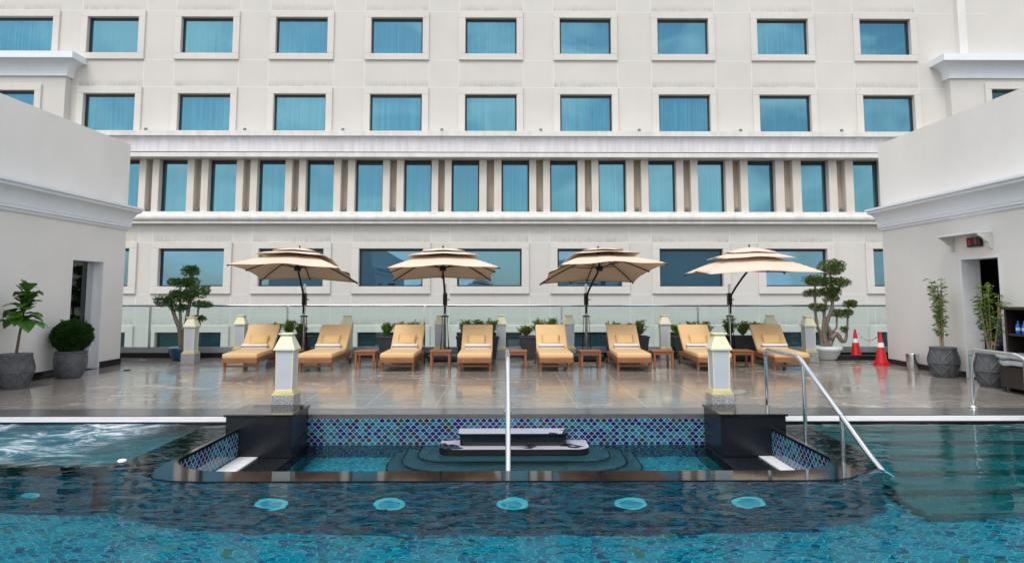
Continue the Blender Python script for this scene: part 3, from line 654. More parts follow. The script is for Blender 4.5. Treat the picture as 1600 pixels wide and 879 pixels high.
for x in sorted({round(v_, 3) for x0, x1 in Cw for v_ in (x0 - .31, x1 + .31)}):
    for za, zb in ((-2.05, 0.14), (0.14, 1.4), (1.4, 3.5), (3.5, 4.6)): jr.append((x - e, x + e, za, zb))
for z in (3.49, 1.40, 0.13): jr.append((-20.5, 20.5, z - e, z + e))
xs = sorted({X0, X1, *[q[k] for q in jr for k in (0, 1)], *[h[0] for h in holes], *[h[1] for h in holes]})
zs = sorted({Z0, Z1, *[q[k] for q in jr for k in (2, 3)], *[h[2] for h in holes], *[h[3] for h in holes], *[h[3] + DZ for h in holes[:-1]]})
vid = {}; verts = []; faces = []; dirt = []; fmat = []
tops = {}
for h in holes[:-1]: tops.setdefault(round(h[3], 4), []).append((h[0], h[1]))
def V(x, z):
    k = (round(x, 4), round(z, 4))
    if k not in vid: vid[k] = len(verts); verts.append((x, YF, z))
    return vid[k]
for i in range(len(xs)-1):
    for j in range(len(zs)-1):
        xc, zc = (xs[i]+xs[i+1])/2, (zs[j]+zs[j+1])/2
        if any(h[0] < xc < h[1] and h[2] < zc < h[3] for h in holes): continue
        faces.append((V(xs[i], zs[j]), V(xs[i+1], zs[j]), V(xs[i+1], zs[j+1]), V(xs[i], zs[j+1])))
        fmat.append(1 if any(q[0] < xc < q[1] and q[2] < zc < q[3] for q in jr) else 0)
        dd = [0, 0]
        for t, lst in tops.items():
            if -0.01 <= zs[j]-t < DZ and any(a <= xc <= b for a, b in lst): dd = [max(0, 1 - (zs[j]-t)/DZ), max(0, 1 - (zs[j+1]-t)/DZ)]
        dirt += [dd[0], dd[0], dd[1], dd[1]]
me = bpy.data.meshes.new('wall'); me.from_pydata(verts, [], faces)
ca = me.color_attributes.new('dirt', 'FLOAT_COLOR', 'CORNER')
for i, d_ in enumerate(dirt): ca.data[i].color = (d_, d_, d_, 1)
me.materials.append(M['facade']); me.materials.append(M['joint']); me.polygons.foreach_set('material_index', fmat)
wall = bpy.data.objects.new('wall', me); C.objects.link(wall); wall.parent = hb; wall.location = -Vector(hb.location)
mb = MB(); mb.box(X0, X1, YF + 12, YF + 12.2, Z0, Z1); mb.box(X0, X1, YF + 0.9, YF + 12, Z1 - 0.3, Z1)
build_at(mb, 'roof', M['roof'], hb)
def window(x0, x1, z0, z1, ml, mr, mt, mbt, key, Y, root, sur='surround'):
    mb = MB(); mb.ring_xz(x0, x1, z0, z1, ml, mr, mt, mbt, Y - 0.09, Y + 0.26)
    if not mbt: mb.box(x0 - ml, x1 + mr, Y - 0.09, Y + 0.26, z0 - 0.05, z0)
    wo = mb.build('window', M[sur], root, ((x0+x1)/2, Y, z0)); wo.location = Vector(((x0+x1)/2, Y, z0)) - Vector(root.location)
    b = wo.modifiers.new("bevel", 'BEVEL'); b.width = 0.012; b.segments = 1
    mb = MB(); mb.ring_xz(x0 + .07, x1 - .07, z0 + .055, z1 - .10, .068, .068, .098, .053, Y + 0.11, Y + 0.19)
    o = mb.build('sash', M['sash'], wo, ((x0+x1)/2, Y, z0)); o.location = (0, 0, 0)
    mb = MB(); mb.box(x0 + .06, x1 - .06, Y + 0.145, Y + 0.16, z0 + .05, z1 - .09)
    o = mb.build('pane', M[key], wo, ((x0+x1)/2, Y, z0)); o.location = (0, 0, 0)
    return wo
for r in rows: window(*r, YF, hb)
# middle band of pilasters and tall windows
mb = MB(); mb.box(BAND[0], BAND[1], YF + 0.30, YF + 0.34, BAND[2], BAND[3]); build_at(mb, 'recess_wall', M['recess'], hb)
mb = MB(); mb.box(BAND[0], BAND[1], YF - 0.1, YF + 0.3, BAND[3] - 0.005, BAND[3] + 0.03); build_at(mb, 'band_soffit', M['facade'], hb)
Mw = [(-16.11, -15.11), (-14.09, -13.14), (-12.06, -11.12), (-10.09, -9.11), (-8.11, -7.11), (-6.16, -5.09), (-4.14, -3.08), (-2.17, -1.11), (-0.14, 0.92), (1.82, 2.83), (3.83, 4.88), (5.9, 6.94), (7.95, 8.98), (10.03, 11.1), (12.25, 13.29), (14.43, 15.48)]
ops = []
for a, b in Mw:
    if b < -0.3: ops.append((b - 1.15, b))
    elif a > 0: ops.append((a, a + 1.15))
    else: ops.append((a - 0.05, b + 0.04))
ops = [(-18.15, -17.05)] + ops + [(16.6, 17.75)]
chan = []
for i, (a, b) in enumerate(ops):
    mb = MB(); mb.ring_xz(a + .07, b - .07, 4.80, 6.80, .07, .07, .11, .06, YF + 0.20, YF + 0.29)
    wo = mb.build('tall_window', M['sash'], hb, (a, YF, 4.76)); wo.location = Vector((a, YF, 4.76)) - Vector(hb.location)
    mb = MB(); mb.box(a + .06, b - .06, YF + 0.235, YF + 0.25, 4.79, 6.81); o = mb.build('pane', M['pane'], wo, (a, YF, 4.76)); o.location = (0, 0, 0)
    mb = MB(); mb.box(a, b, YF + 0.17, YF + 0.3, 4.60, 4.74); o = mb.build('sill', M['surround'], wo, (a, YF, 4.76)); o.location = (0, 0, 0)
    if i < len(ops) - 1:
        g0, g1 = b, ops[i+1][0]; pw = (g1 - g0) * 0.335
        for q0, q1 in ((g0, g0 + pw), (g1 - pw, g1)):
            mb = MB(); mb.box(q0, q1, YF - 0.10, YF + 0.30, 4.60, 6.94)
            o = mb.build('pilaster', M['pilaster'], hb, (q0, YF, 4.6), bevel=0.01, seg=1); o.location = Vector((q0, YF, 4.6)) - Vector(hb.location)
        chan.append((g0 + g1)/2)
# cornices
def cornice_x(name, prof, x0, x1, mats, mis=None):
    mb = MB(); n_ = len(prof)
    for i in range(n_ - 1):
        (p0, z0), (p1, z1) = prof[i], prof[i+1]
        mb.add([(x0, YF - p0, z0), (x1, YF - p0, z0), (x1, YF - p1, z1), (x0, YF - p1, z1)], [(0, 1, 2, 3)], mis[i] if mis else 0)
    return build_at(mb, name, mats, hb)
cav = [(0.76 - 0.14*sin(t), 7.74 - 0.60*(1 - cos(t))) for t in [pi/2*i/8 for i in range(9)]]
up = [(0.0, 7.99), (0.82, 7.965), (0.82, 7.76), (0.77, 7.74)] + cav[1:] + [(0.58, 7.13), (0.58, 7.115), (0.64, 7.105), (0.64, 6.93), (0.40, 6.925), (0.0, 6.94)]
mis = [1, 1, 1] + [0]*8 + [2, 2, 1, 1, 1, 1]
cornice_x('upper_cornice', up, -18.25, 18.55, [M['cornice'], M['trim'], M['sash']], mis[:len(up)-1])
tor = [(0.30 + 0.11*cos(t), 4.49 + 0.125*sin(t)) for t in [pi/2 - pi*i/8 for i in range(9)]]
lowp = [(0.0, 4.75), (0.22, 4.745), (0.24, 4.62)] + tor + [(0.25, 4.355), (0.30, 4.345), (0.30, 4.255), (0.16, 4.24), (0.0, 4.235)]
cornice_x('lower_cornice', lowp, -18.25, 18.55, [M['trim']])
# projecting wings left and right
for s_, xe in ((-1, -18.18), (1, 18.53)):
    xo = s_*34
    xa, xb = sorted((xe, xo))
    wx = (-22.2, -19.38) if s_ < 0 else (20.2, 23.0)
    mb = MB(); yw = YF - 0.36
    hx0, hx1, hz0, hz1 = wx[0] - .27, wx[1] + .27, 8.0 - .27, (9.72 if s_ < 0 else 9.87) + .28
    for (u0, u1, q0, q1) in ((xa, xb, -6.4, hz0), (xa, xb, hz1, 10.6), (xa, hx0, hz0, hz1), (hx1, xb, hz0, hz1)):
        mb.box(u0, u1, yw, YF - 0.001, q0, q1)
    build_at(mb, 'wing_wall', M['facade'], hb)
    window(wx[0], wx[1], hz0 + .27, hz1 - .28, .27, .27, .28, .27, 'pane' if s_ < 0 else 'pane_base', yw, hb)
    pr = [(0.36, 10.33), (0.46, 10.335)] + [(0.46 + 0.42*(1-cos(t)), 10.40 + 0.52*sin(t)) for t in [pi/2*i/6 for i in range(7)]] + [(0.96, 10.93), (0.96, 11.2), (0.0, 11.22)]
    mb = MB(); ms = []
    for i in range(len(pr)-1):
        (p0, z0), (p1, z1) = pr[i], pr[i+1]; xi0 = xe - s_*(p0 - 0.36); xi1 = xe - s_*(p1 - 0.36)
        mb.add([(xi0, YF - p0, z0), (xo, YF - p0, z0), (xo, YF - p1, z1), (xi1, YF - p1, z1)], [(0, 1, 2, 3)], 0)
        mb.add([(xi0, YF - p0, z0), (xi0, YF, z0), (xi1, YF, z1), (xi1, YF - p1, z1)], [(0, 1, 2, 3)], 0)
    build_at(mb, 'wing_cornice', M['sidecornice'], hb)
mb = MB(); mb.box(19.12, 19.47, YF - 0.22, YF - 0.001, 11.25, 17.9); build_at(mb, 'corner_strip', M['trim'], hb)
ordw = ['first', 'second', 'third', 'fourth', 'fifth', 'sixth', 'seventh', 'eighth', 'ninth', 'tenth', 'eleventh', 'twelfth', 'thirteenth', 'fourteenth', 'fifteenth', 'sixteenth', 'seventeenth']
fl0 = None
def floodlight(x, y, z, label, group):
    global fl0
    if fl0 is None:
        fl0 = thing('floodlight', label, 'floodlight', (x, y, z), 0, group)
        mb = MB(); mb.box(-.05, .05, -.05, .05, 0, .015); mb.tube([(0, 0, .01), (0, 0, .07)], .015, 8); mb.build('bracket', M['lampgrey'], fl0)
        mb = MB(); mb.frustum((0, 0.01), .13, .10, .06, .11, .06, .20); mb.build('head', M['lampgrey'], fl0, bevel=0.012)
    else: copy_tree(fl0, (x, y, z), 0, label, group)
vis = [c_ for c_ in chan if -16.5 < c_ < 15.0]
for i, x in enumerate(vis):
    floodlight(x, YF + 0.0, 4.75, 'small grey floodlight between paired pilasters, %s slot from the left' % ordw[i], 'floodlights in the pilaster slots')
for i, x in enumerate((-14.8, -10.75, -6.72, -2.65, 1.43, 5.5, 9.7, 13.9)):
    floodlight(x, YF - 0.35, 7.98, 'small grey floodlight on the upper cornice, %s from the left there' % ordw[i], 'floodlights on the upper cornice')

# ------------------------------------------------------------------ side buildings
def wall_x(mb, X, y0, y1, z0, z1, holes):
    ys = sorted({y0, y1, *[h[0] for h in holes], *[h[1] for h in holes]}); zs_ = sorted({z0, z1, *[h[2] for h in holes], *[h[3] for h in holes]})
    for i in range(len(ys)-1):
        for j in range(len(zs_)-1):
            yc, zc = (ys[i]+ys[i+1])/2, (zs_[j]+zs_[j+1])/2
            if any(h[0] < yc < h[1] and h[2] < zc < h[3] for h in holes): continue
            mb.add([(X, ys[i], zs_[j]), (X, ys[i+1], zs_[j]), (X, ys[i+1], zs_[j+1]), (X, ys[i], zs_[j+1])], [(0, 1, 2, 3)])
def side_building(s_, X, yend, top, door, cz0, cz1, skirt_h, depth, label):
    root = thing('side_building', label, 'building', (X, yend, 0))
    Xo = X + s_*7; ys = 3.5
    mb = MB(); wall_x(mb, X, ys, yend, 0.0 if True else 0, top, [door])
    mb.add([(X, yend, -0.6), (Xo, yend, -0.6), (Xo, yend, top), (X, yend, top)], [(0, 1, 2, 3)])
    mb.add([(X, ys, -0.6), (Xo, ys, -0.6), (Xo, ys, top), (X, ys, top)], [(0, 1, 2, 3)])
    mb.add([(Xo, ys, -0.6), (Xo, yend, -0.6), (Xo, yend, top), (Xo, ys, top)], [(0, 1, 2, 3)])
    mb.add([(X, ys, top), (X, yend, top), (Xo, yend, top), (Xo, ys, top)], [(0, 1, 2, 3)])
    build_at(mb, 'wall', M['sidewall'], root)
    # cornice profile
    h = cz1 - cz0
    prof = [(0.0, cz0 - .02), (0.05, cz0), (0.05, cz0 + .035), (0.09, cz0 + .045), (0.09, cz0 + .085)] + [(0.10 + 0.18*(1-cos(t)), cz0 + .09 + (h - .19)*sin(t)) for t in [pi/2*i/7 for i in range(8)]] + \
           [(0.30, cz1 - .09), (0.30, cz1 - .055), (0.33, cz1 - .045), (0.35, cz1 - .04), (0.35, cz1), (0.0, cz1 + .005)]
    mb = MB(); pts = [(X - s_*p, z) for p, z in prof]
    n_ = len(pts)
    mb.add([(x, ys, z) for x, z in pts] + [(x, yend + 0.002, z) for x, z in pts], [(i, i+1, n_+i+1, n_+i) for i in range(n_-1)] + [tuple(range(n_, 2*n_))])
    build_at(mb, 'cornice', M['sidecornice'], root)
    mb = MB()
    for (a, b) in ((ys + .02, door[0] - .03), (door[1] + .03, yend + .012)):
        x0, x1 = sorted((X - s_*0.02, X + s_*0.05)); mb.box(x0, x1, max(a, YD), b, 0.004, skirt_h)
    x0, x1 = sorted((X - s_*0.012, Xo)); mb.box(x0, x1, yend - 0.05, yend + 0.014, 0.004, skirt_h - .003)
    build_at(mb, 'skirting', M['skirt'], root)
    # door opening: white lining, dark room behind
    y0, y1, z0, z1 = door
    fr = MB(); xa, xb = sorted((X - s_*0.006, X + s_*depth))
    fr.box(xa, xb, y0 - 0.02, y0 + 0.02, 0.004, z1 + 0.02); fr.box(xa, xb, y1 - 0.02, y1 + 0.02, 0.004, z1 + 0.02); fr.box(xa, xb, y0 + 0.02, y1 - 0.02, z1 - 0.02, z1 + 0.02)
    build_at(fr, 'door_frame', M['white'], root)
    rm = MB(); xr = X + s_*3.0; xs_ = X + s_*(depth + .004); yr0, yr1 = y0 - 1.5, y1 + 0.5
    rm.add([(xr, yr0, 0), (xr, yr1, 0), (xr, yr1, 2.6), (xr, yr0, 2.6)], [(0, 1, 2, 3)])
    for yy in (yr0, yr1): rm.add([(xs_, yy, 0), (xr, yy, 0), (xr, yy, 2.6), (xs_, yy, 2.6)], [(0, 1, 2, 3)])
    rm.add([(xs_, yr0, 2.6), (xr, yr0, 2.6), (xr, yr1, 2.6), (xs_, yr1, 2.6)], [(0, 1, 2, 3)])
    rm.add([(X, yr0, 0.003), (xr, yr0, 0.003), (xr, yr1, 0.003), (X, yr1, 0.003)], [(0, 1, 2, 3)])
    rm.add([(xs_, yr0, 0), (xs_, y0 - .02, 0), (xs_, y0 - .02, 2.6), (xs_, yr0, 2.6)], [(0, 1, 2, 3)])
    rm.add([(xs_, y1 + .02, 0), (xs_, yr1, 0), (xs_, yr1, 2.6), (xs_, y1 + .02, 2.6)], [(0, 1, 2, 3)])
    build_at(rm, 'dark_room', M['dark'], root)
    return root
lb = side_building(-1, -7.85, 14.13, 4.53, (12.42, 13.40, 0.0, 2.06), 2.74, 3.18, 0.125, 0.22, 'low cream wing on the left with a glazed door and pale cornice')
mb = MB(); mb.box(-8.055, -8.045, 12.45, 13.19, 0.02, 2.03); g_ = build_at(mb, 'glass_door', M['doorglass'], lb)
mb = MB(); mb.box(-8.065, -8.035, 13.19, 13.375, 0.006, 2.035); mb.box(-8.065, -8.035, 12.445, 12.48, 0.02, 2.03); o = mb.build('door_stile', M['steel'], g_, tuple(lb.location)); o.location = (0, 0, 0)
rb = side_building(1, 7.90, 14.22, 4.57, (10.87, 11.80, 0.0, 2.035), 2.75, 3.18, 0.10, 0.32, 'low cream wing on the right with an open dark doorway')
# towel rack seen through the left door
rk = thing('towel_rack', 'metal rack with shelves of towels behind the glass door', 'rack', (-8.6, 13.05, 0))
mb = MB()
for yy in (12.7, 13.35):
    for xx in (-8.77, -8.45): mb.tube([(xx, yy, 0.004), (xx, yy, 1.45)], .014, 8)
build_at(mb, 'posts', M['steel'], rk)
for z in (0.35, 0.62, 0.89, 1.16, 1.4):
    mb = MB(); mb.box(-8.79, -8.43, 12.68, 13.37, z, z + .02); build_at(mb, 'shelf', M['steel'], rk)
for z, q in ((0.37, 'lowest'), (0.64, 'second lowest'), (0.91, 'third lowest'), (1.18, 'topmost')):
    mb = MB()
    for k in range(3): mb.box(-8.76, -8.46, 12.73 + .005*k, 13.31, z + .002 + .045*k, z + .044 + .045*k)
    tag(mb.build('towel_pile', M['towelwhite'], None, (-8.61, 13.02, z), bevel=0.015), 'pile of pale folded towels on the %s shelf behind the glass door' % q, 'towels', 'towel piles behind the left door')

# digital display under its little canopy
cn = thing('door_canopy', 'small scrolled white hood over the digital display by the doorway', 'canopy', (7.9, 11.48, 2.2))
mb = MB(); mb.box(7.62, 7.898, 10.98, 12.0, 2.415, 2.435)
build_at(mb, 'hood', M['white'], cn, bevel=0.004)
for yy in (11.0, 11.95):
    mb = MB(); pts = [(7.64, 2.413), (7.66, 2.385), (7.70, 2.365), (7.745, 2.335), (7.775, 2.29), (7.80, 2.28), (7.83, 2.275), (7.84, 2.2), (7.86, 2.16), (7.897, 2.16), (7.897, 2.413)]
    mb.extrude_y(pts, yy - .02, yy + .02); build_at(mb, 'bracket', M['surround'], cn)
ds = thing('digital_display', 'black box display with two dim red digits above the dark doorway', 'display', (7.9, 11.37, 2.21))
mb = MB(); mb.box(7.845, 7.897, 11.2, 11.54, 2.215, 2.375); build_at(mb, 'case', M['blackmetal'], ds, bevel=0.008)
def seg8(mb, yc, zc, segs, w=.045, h=.08, t=.010):
    X_ = 7.843
    S_ = {'a': (-w/2, w/2, h/2 - t, h/2), 'g': (-w/2, w/2, -t/2, t/2), 'd': (-w/2, w/2, -h/2, -h/2 + t), 'b': (-w/2, -w/2 + t, 0, h/2), 'c': (-w/2, -w/2 + t, -h/2, 0), 'f': (w/2 - t, w/2, 0, h/2), 'e': (w/2 - t, w/2, -h/2, 0)}
    for q in segs: a, b, c_, d_ = S_[q]; mb.box(X_ - .0012, X_ + .001, yc + a, yc + b, zc + c_, zc + d_)
mb = MB(); seg8(mb, 11.46, 2.29, 'afgced'); build_at(mb, 'red_digit', M['digit'], ds)
mb = MB(); seg8(mb, 11.32, 2.30, 'afgcd'); build_at(mb, 'red_digit', M['digit'], ds)

# ------------------------------------------------------------------ railing, kerb
mb = MB(); mb.box(-9.4, 9.7, 15.5, 15.72, 0.002, 0.11); tag(struct(mb.build('kerb', M['skirt'], bevel=0.005), 'black stone kerb under the glass railing'))
rl = thing('glass_railing', 'long glass balustrade with steel top rail at the back of the deck', 'railing', (0, 15.6, 0.11))
mb = MB(); mb.tube([(-9.4, 15.6, 1.16), (9.7, 15.6, 1.16)], 0.026, 12); build_at(mb, 'top_rail', M['steel'], rl)
mb = MB(); mb.box(-9.4, 9.7, 15.555, 15.645, 0.112, 0.232); build_at(mb, 'base_channel', M['channel'], rl)
px = [-9.3, -8.01, -4.93, -1.84, 1.26, 4.35, 8.41, 9.6]
for x in px[1:6]:
    mb = MB(); mb.box(x - .02, x + .02, 15.54, 15.575, 0.23, 1.14); build_at(mb, 'post', M['steel'], rl)
for i in range(len(px)-1):
    mb = MB(); mb.box(px[i] + .012, px[i+1] - .012, 15.594, 15.606, 0.20, 1.135); build_at(mb, 'glass_panel', M['glass'], rl)
mb = MB(); mb.box(7.1, 9.4, 14.85, 14.98, 0.002, 0.10); struct(mb.build('kerb_return', M['skirt'], bevel=0.005), 'low black kerb beside the traffic cones')

# ------------------------------------------------------------------ handrails
def handrail(X, pts, posts, label):
    r = thing('handrail', label, 'handrail', (X, pts[0][0], -0.3), 0, 'polished pool handrails')
    def smooth(ps):
        out = [ps[0]]
        for i in range(1, len(ps)-1):
            a, b, c_ = Vector(ps[i-1]), Vector(ps[i]), Vector(ps[i+1]); rr = min(.09, (a-b).length*.4, (c_-b).length*.4)
            p0 = b + (a-b).normalized()*rr; p2 = b + (c_-b).normalized()*rr
            for k in range(6): t_ = k/5; out.append(p0.lerp(b, t_).lerp(b.lerp(p2, t_), t_))
        out.append(ps[-1]); return out
    mb = MB(); mb.tube(smooth([(X, y, z) for y, z in pts]), 0.024, 14); build_at(mb, 'rail', M['chrome'], r)
    for y, zb, zt in posts:
        mb = MB(); mb.tube([(X, y, zb), (X, y, zt)], 0.021, 12); o = build_at(mb, 'post', M['chrome'], r)
    mb = MB(); mb.lathe([(.05, pts[0][1]), (.05, pts[0][1] + .012), (.03, pts[0][1] + .03)], (X, pts[0][0]), 16); build_at(mb, 'flange', M['chrome'], r)
handrail(3.22, [(8.55, 0.0), (8.55, .75), (7.58, .75), (6.18, 0.02), (5.80, -0.14)], [(7.48, -.3, .70), (6.66, -.3, .29)], 'steel handrail sloping into the pool beside the right black plinth')
handrail(0.02, [(8.52, 0.0), (8.52, .75), (7.58, .74), (6.02, -0.28)], [(7.44, -.42, .64)], 'steel handrail seen end on in front of the fountain')
handrail(5.93, [(8.78, 0.0), (8.78, .73), (7.95, .73), (6.4, -0.05), (5.9, -.3)], [(7.86, -.4, .68), (7.0, -.7, .25)], 'steel handrail at the far right of the pool beside the steps')

# ------------------------------------------------------------------ lamps
lamp0 = None
def lamp(x, y, label, sc=1.0, rz=0):
    global lamp0
    if lamp0 is None:
        lamp0 = thing('lantern_lamp', label, 'lantern', (x, y, 0), rz, 'square lantern lamps on the deck')
        mb = MB(); mb.box(-.137, .137, -.137, .137, 0.002, .207); mb.build('granite_base', M['speck'], lamp0, bevel=.006)
        mb = MB(); mb.box(-.135, .135, -.135, .135, .208, .232); mb.box(-.12, .12, -.12, .12, .232, .255); mb.frustum((0, 0), .22, .22, .255, .212, .212, .275); mb.build('gold_trim', M['brassdark'], lamp0, bevel=.004)
        mb = MB(); mb.frustum((0, 0), .190, .190, .27, .202, .202, .75); mb.build('frosted_body', M['frost'], lamp0)
        mb = MB()
        for sx in (-1, 1):
            for sy in (-1, 1):
                mb.add([], []); a = .095*1.0; b = .101
                mb.tube([(sx*a, sy*a, .27), (sx*b, sy*b, .75)], .0085, 6)
        mb.build('corner_bars', M['brass'], lamp0)
        mb = MB(); mb.frustum((0, 0), .26, .26, .748, .26, .26, .772); mb.frustum((0, 0), .25, .25, .772, .125, .125, .925); mb.frustum((0, 0), .13, .13, .925, .175, .175, .938); mb.box(-.0875, .0875, -.0875, .0875, .938, .955)
        mb.build('roof', M['brass'], lamp0, bevel=.003)
    else: copy_tree(lamp0, (x, y, 0), rz, label)
lamp(-2.70, 8.56, 'lantern lamp standing behind the left black granite plinth')
lamp(2.64, 8.56, 'lantern lamp standing behind the right black granite plinth')
lamp(-6.45, 14.2, 'lantern lamp in front of the cloud pruned tree in the blue pot')
lamp(6.36, 14.45, 'lantern lamp beside the cloud pruned tree in the white pot')
for x, lab in ((-5.85, 'back row lantern lamp behind the leftmost lounger'), (-3.51, 'back row lantern lamp behind the second lounger from the left'), (-1.46, 'back row lantern lamp hidden behind the pole of the second umbrella from the left'),
               (-0.11, 'back row lantern lamp standing nearest the middle of the deck'), (1.40, 'back row lantern lamp just left of the third umbrella pole'), (3.52, 'back row lantern lamp right of the sixth lounger'), (5.88, 'back row lantern lamp behind the rightmost lounger')):
    lamp(x, 15.28, lab)

# ------------------------------------------------------------------ loungers, pillows, towels
W2 = 0.315
lg = thing('sun_lounger', 'teak sun lounger with mustard cushion', 'sun lounger', (0, 0, 0), 0, 'teak sun loungers in a row')
mb = MB()
for sx in (-1, 1):
    x0, x1 = sorted((sx*W2, sx*(W2 - .035))); mb.box(x0, x1, -0.08, 1.56, .165, .245)
mb.box(-W2, W2, -0.115, -0.081, .165, .245); mb.box(-W2 + .036, W2 - .036, 1.52, 1.555, .17, .24)
for k in range(11): mb.box(-W2 + .036, W2 - .036, -.05 + .105*k, .03 + .105*k, .215, .235)
mb.build('frame', M['teak'], lg, bevel=.006)
for sx in (-1, 1):
    mb = MB(); mb.frustum((sx*(W2 - .028), 0.0), .036, .036, 0.001, .05, .055, .166); mb.build('leg', M['teak'], lg, bevel=.004)
    mb = MB(); mb.frustum((sx*(W2 - .028), 1.40), .036, .05, 0.03, .05, .055, .166); mb.build('leg', M['teak'], lg, bevel=.004)
    mb = MB(); mb.tube([(sx*(W2 + .002), 1.46, .06), (sx*(W2 + .03), 1.46, .06)], .06, 18); o = mb.build('wheel', M['rubber'], lg)
    mb = MB(); mb.tube([(sx*(W2 - .002), 1.46, .06), (sx*(W2 + .033), 1.46, .06)], .022, 12); o2 = mb.build('hubcap', M['steel'], o)
mb = MB(); mb.box(-W2 + .05, W2 - .05, -.012, .012, .085, .115); mb.build('stretcher', M['teak'], lg, bevel=.003)
mb = MB()
bl, ba = .76, radians(40); hy, hz = 1.06, .255
for k in range(6):
    d0 = .04 + .12*k; cy_, cz_ = hy + d0*cos(ba), hz + d0*sin(ba)
    mb.add([(sx*(W2 - .05), cy_ + q*cos(ba) - tt*sin(ba), cz_ + q*sin(ba) + tt*cos(ba)) for sx in (-1, 1) for q in (0, .09) for tt in (-.012, .012)], [(0, 1, 3, 2), (4, 6, 7, 5), (0, 4, 5, 1), (2, 3, 7, 6), (1, 5, 7, 3), (0, 2, 6, 4)])
for sx in (-1, 1): mb.tube([(sx*.22, 1.42, .19), (sx*.22, hy + .5*cos(ba), hz + .5*sin(ba) - .02)], .014, 8)
mb.build('backrest_frame', M['teak'], lg)
# cushion: one bent mattress with rounded edges
def mattress():
    bm = bmesh.new(); th = .095; wid = .315
    path = [(-.10, .0), (.35, .0), (.75, .0), (1.02, .0), (1.10, .0), (1.18, .55), (1.5, 1.0), (1.83, 1.0)]
    cl = [(-.11, .29), (.3, .292), (.7, .29), (1.0, .288), (1.09, .297), (1.17, .35), (1.40, .542), (1.66, .76)]
    cs = []
    for i, (y, z) in enumerate(cl):
        a = cl[max(0, i-1)]; b = cl[min(len(cl)-1, i+1)]; t_ = Vector((b[0]-a[0], b[1]-a[1])).normalized(); nn = Vector((-t_.y, t_.x))
        cs.append(((y - nn.x*th/2, z - nn.y*th/2), (y + nn.x*th/2, z + nn.y*th/2)))
    vb = [[[bm.verts.new((x, c_[s_][0], c_[s_][1])) for x in (-wid, -wid*.4, wid*.4, wid)] for s_ in (0, 1)] for c_ in cs]
    for i in range(len(cs)-1):
        for k in range(3):
            bm.faces.new((vb[i][1][k], vb[i][1][k+1], vb[i+1][1][k+1], vb[i+1][1][k])); bm.faces.new((vb[i][0][k+1], vb[i][0][k], vb[i+1][0][k], vb[i+1][0][k+1]))
        bm.faces.new((vb[i][0][0], vb[i][1][0], vb[i+1][1][0], vb[i+1][0][0])); bm.faces.new((vb[i][1][3], vb[i][0][3], vb[i+1][0][3], vb[i+1][1][3]))
    for i, fl in ((0, 0), (len(cs)-1, 1)):
        for k in range(3):
            q = (vb[i][0][k], vb[i][0][k+1], vb[i][1][k+1], vb[i][1][k]); bm.faces.new(q if not fl else q[::-1])
    bmesh.ops.recalc_face_normals(bm, faces=bm.faces)
    me = bpy.data.meshes.new('cushion'); bm.to_mesh(me); bm.free(); me.materials.append(M['cushion'])
    for p in me.polygons: p.use_smooth = True
    o = bpy.data.objects.new('cushion', me); C.objects.link(o)
    b = o.modifiers.new('bevel', 'BEVEL'); b.width = .03; b.segments = 4; b.limit_method = 'ANGLE'; b.angle_limit = radians(50)
    return o
cu = mattress(); cu.parent = lg
# pillow and folded towel prototypes
def pillow_mesh():
    mb = MB(); rot = Matrix.Rotation(radians(52), 3, 'X')
    vs = []; fs = []; nu, nv = 14, 10
    for side in (1, -1):
        o = len(vs)
        for i in range(nu+1):
            for j in range(nv+1):
                u = -1 + 2*i/nu; v = -1 + 2*j/nv
                hgt = .05*((1-u**4)*(1-v**4))**.5
                pin = 1 - .06*(1 - abs(u*v))
                vs.append(rot @ Vector((.185*u*(1 - .05*(1-v*v)), .125*v*(1 - .05*(1-u*u)), side*hgt)))
        for i in range(nu):
            for j in range(nv):
                a = o + i*(nv+1) + j; q = (a, a + nv + 1, a + nv + 2, a + 1); fs.append(q if side > 0 else q[::-1])
    mb.add(vs, fs, 0, True); return mb.build('pillow', M['pillow'], None, weld=True)
def towel_mesh():
    mb = MB(); prof = []
    for k in range(20):
        a = 2*pi*k/20; prof.append((0.072*math.copysign(abs(cos(a))**.7, cos(a)), .048 + .046*math.copysign(abs(sin(a))**.7, sin(a))))
    xsn = [-.25, -.243, -.1, .1, .243, .25]
    vs = [(x, y*(1 if abs(x) < .249 else .86) + .004*sin(7*x), .045 + (z - .045)*(1 if abs(x) < .249 else .86) + .003*sin(11*x)) for x in xsn for y, z in prof]
    fs = [(i*20+k, i*20+(k+1) % 20, (i+1)*20+(k+1) % 20, (i+1)*20+k) for i in range(5) for k in range(20)]
    mb.add(vs, fs, 0, True); mb.add(vs[:20], [tuple(range(20))[::-1]]); mb.add(vs[-20:], [tuple(range(20))])
    mb.box(-.244, .244, -.072, .058, .0, .012)
    return mb.build('towel', M['towel'])
pil0 = pillow_mesh(); tow0 = towel_mesh()
LX = [-4.89, -3.51, -2.01, -0.58, 0.93, 2.37, 3.86, 5.30]; RZ = [7, 2, 0, 1, 0, -2, -3, -6]
lname = ['leftmost', 'second from left', 'third from left', 'left of the two in the middle', 'right of the two in the middle', 'third from right', 'second from right', 'rightmost']
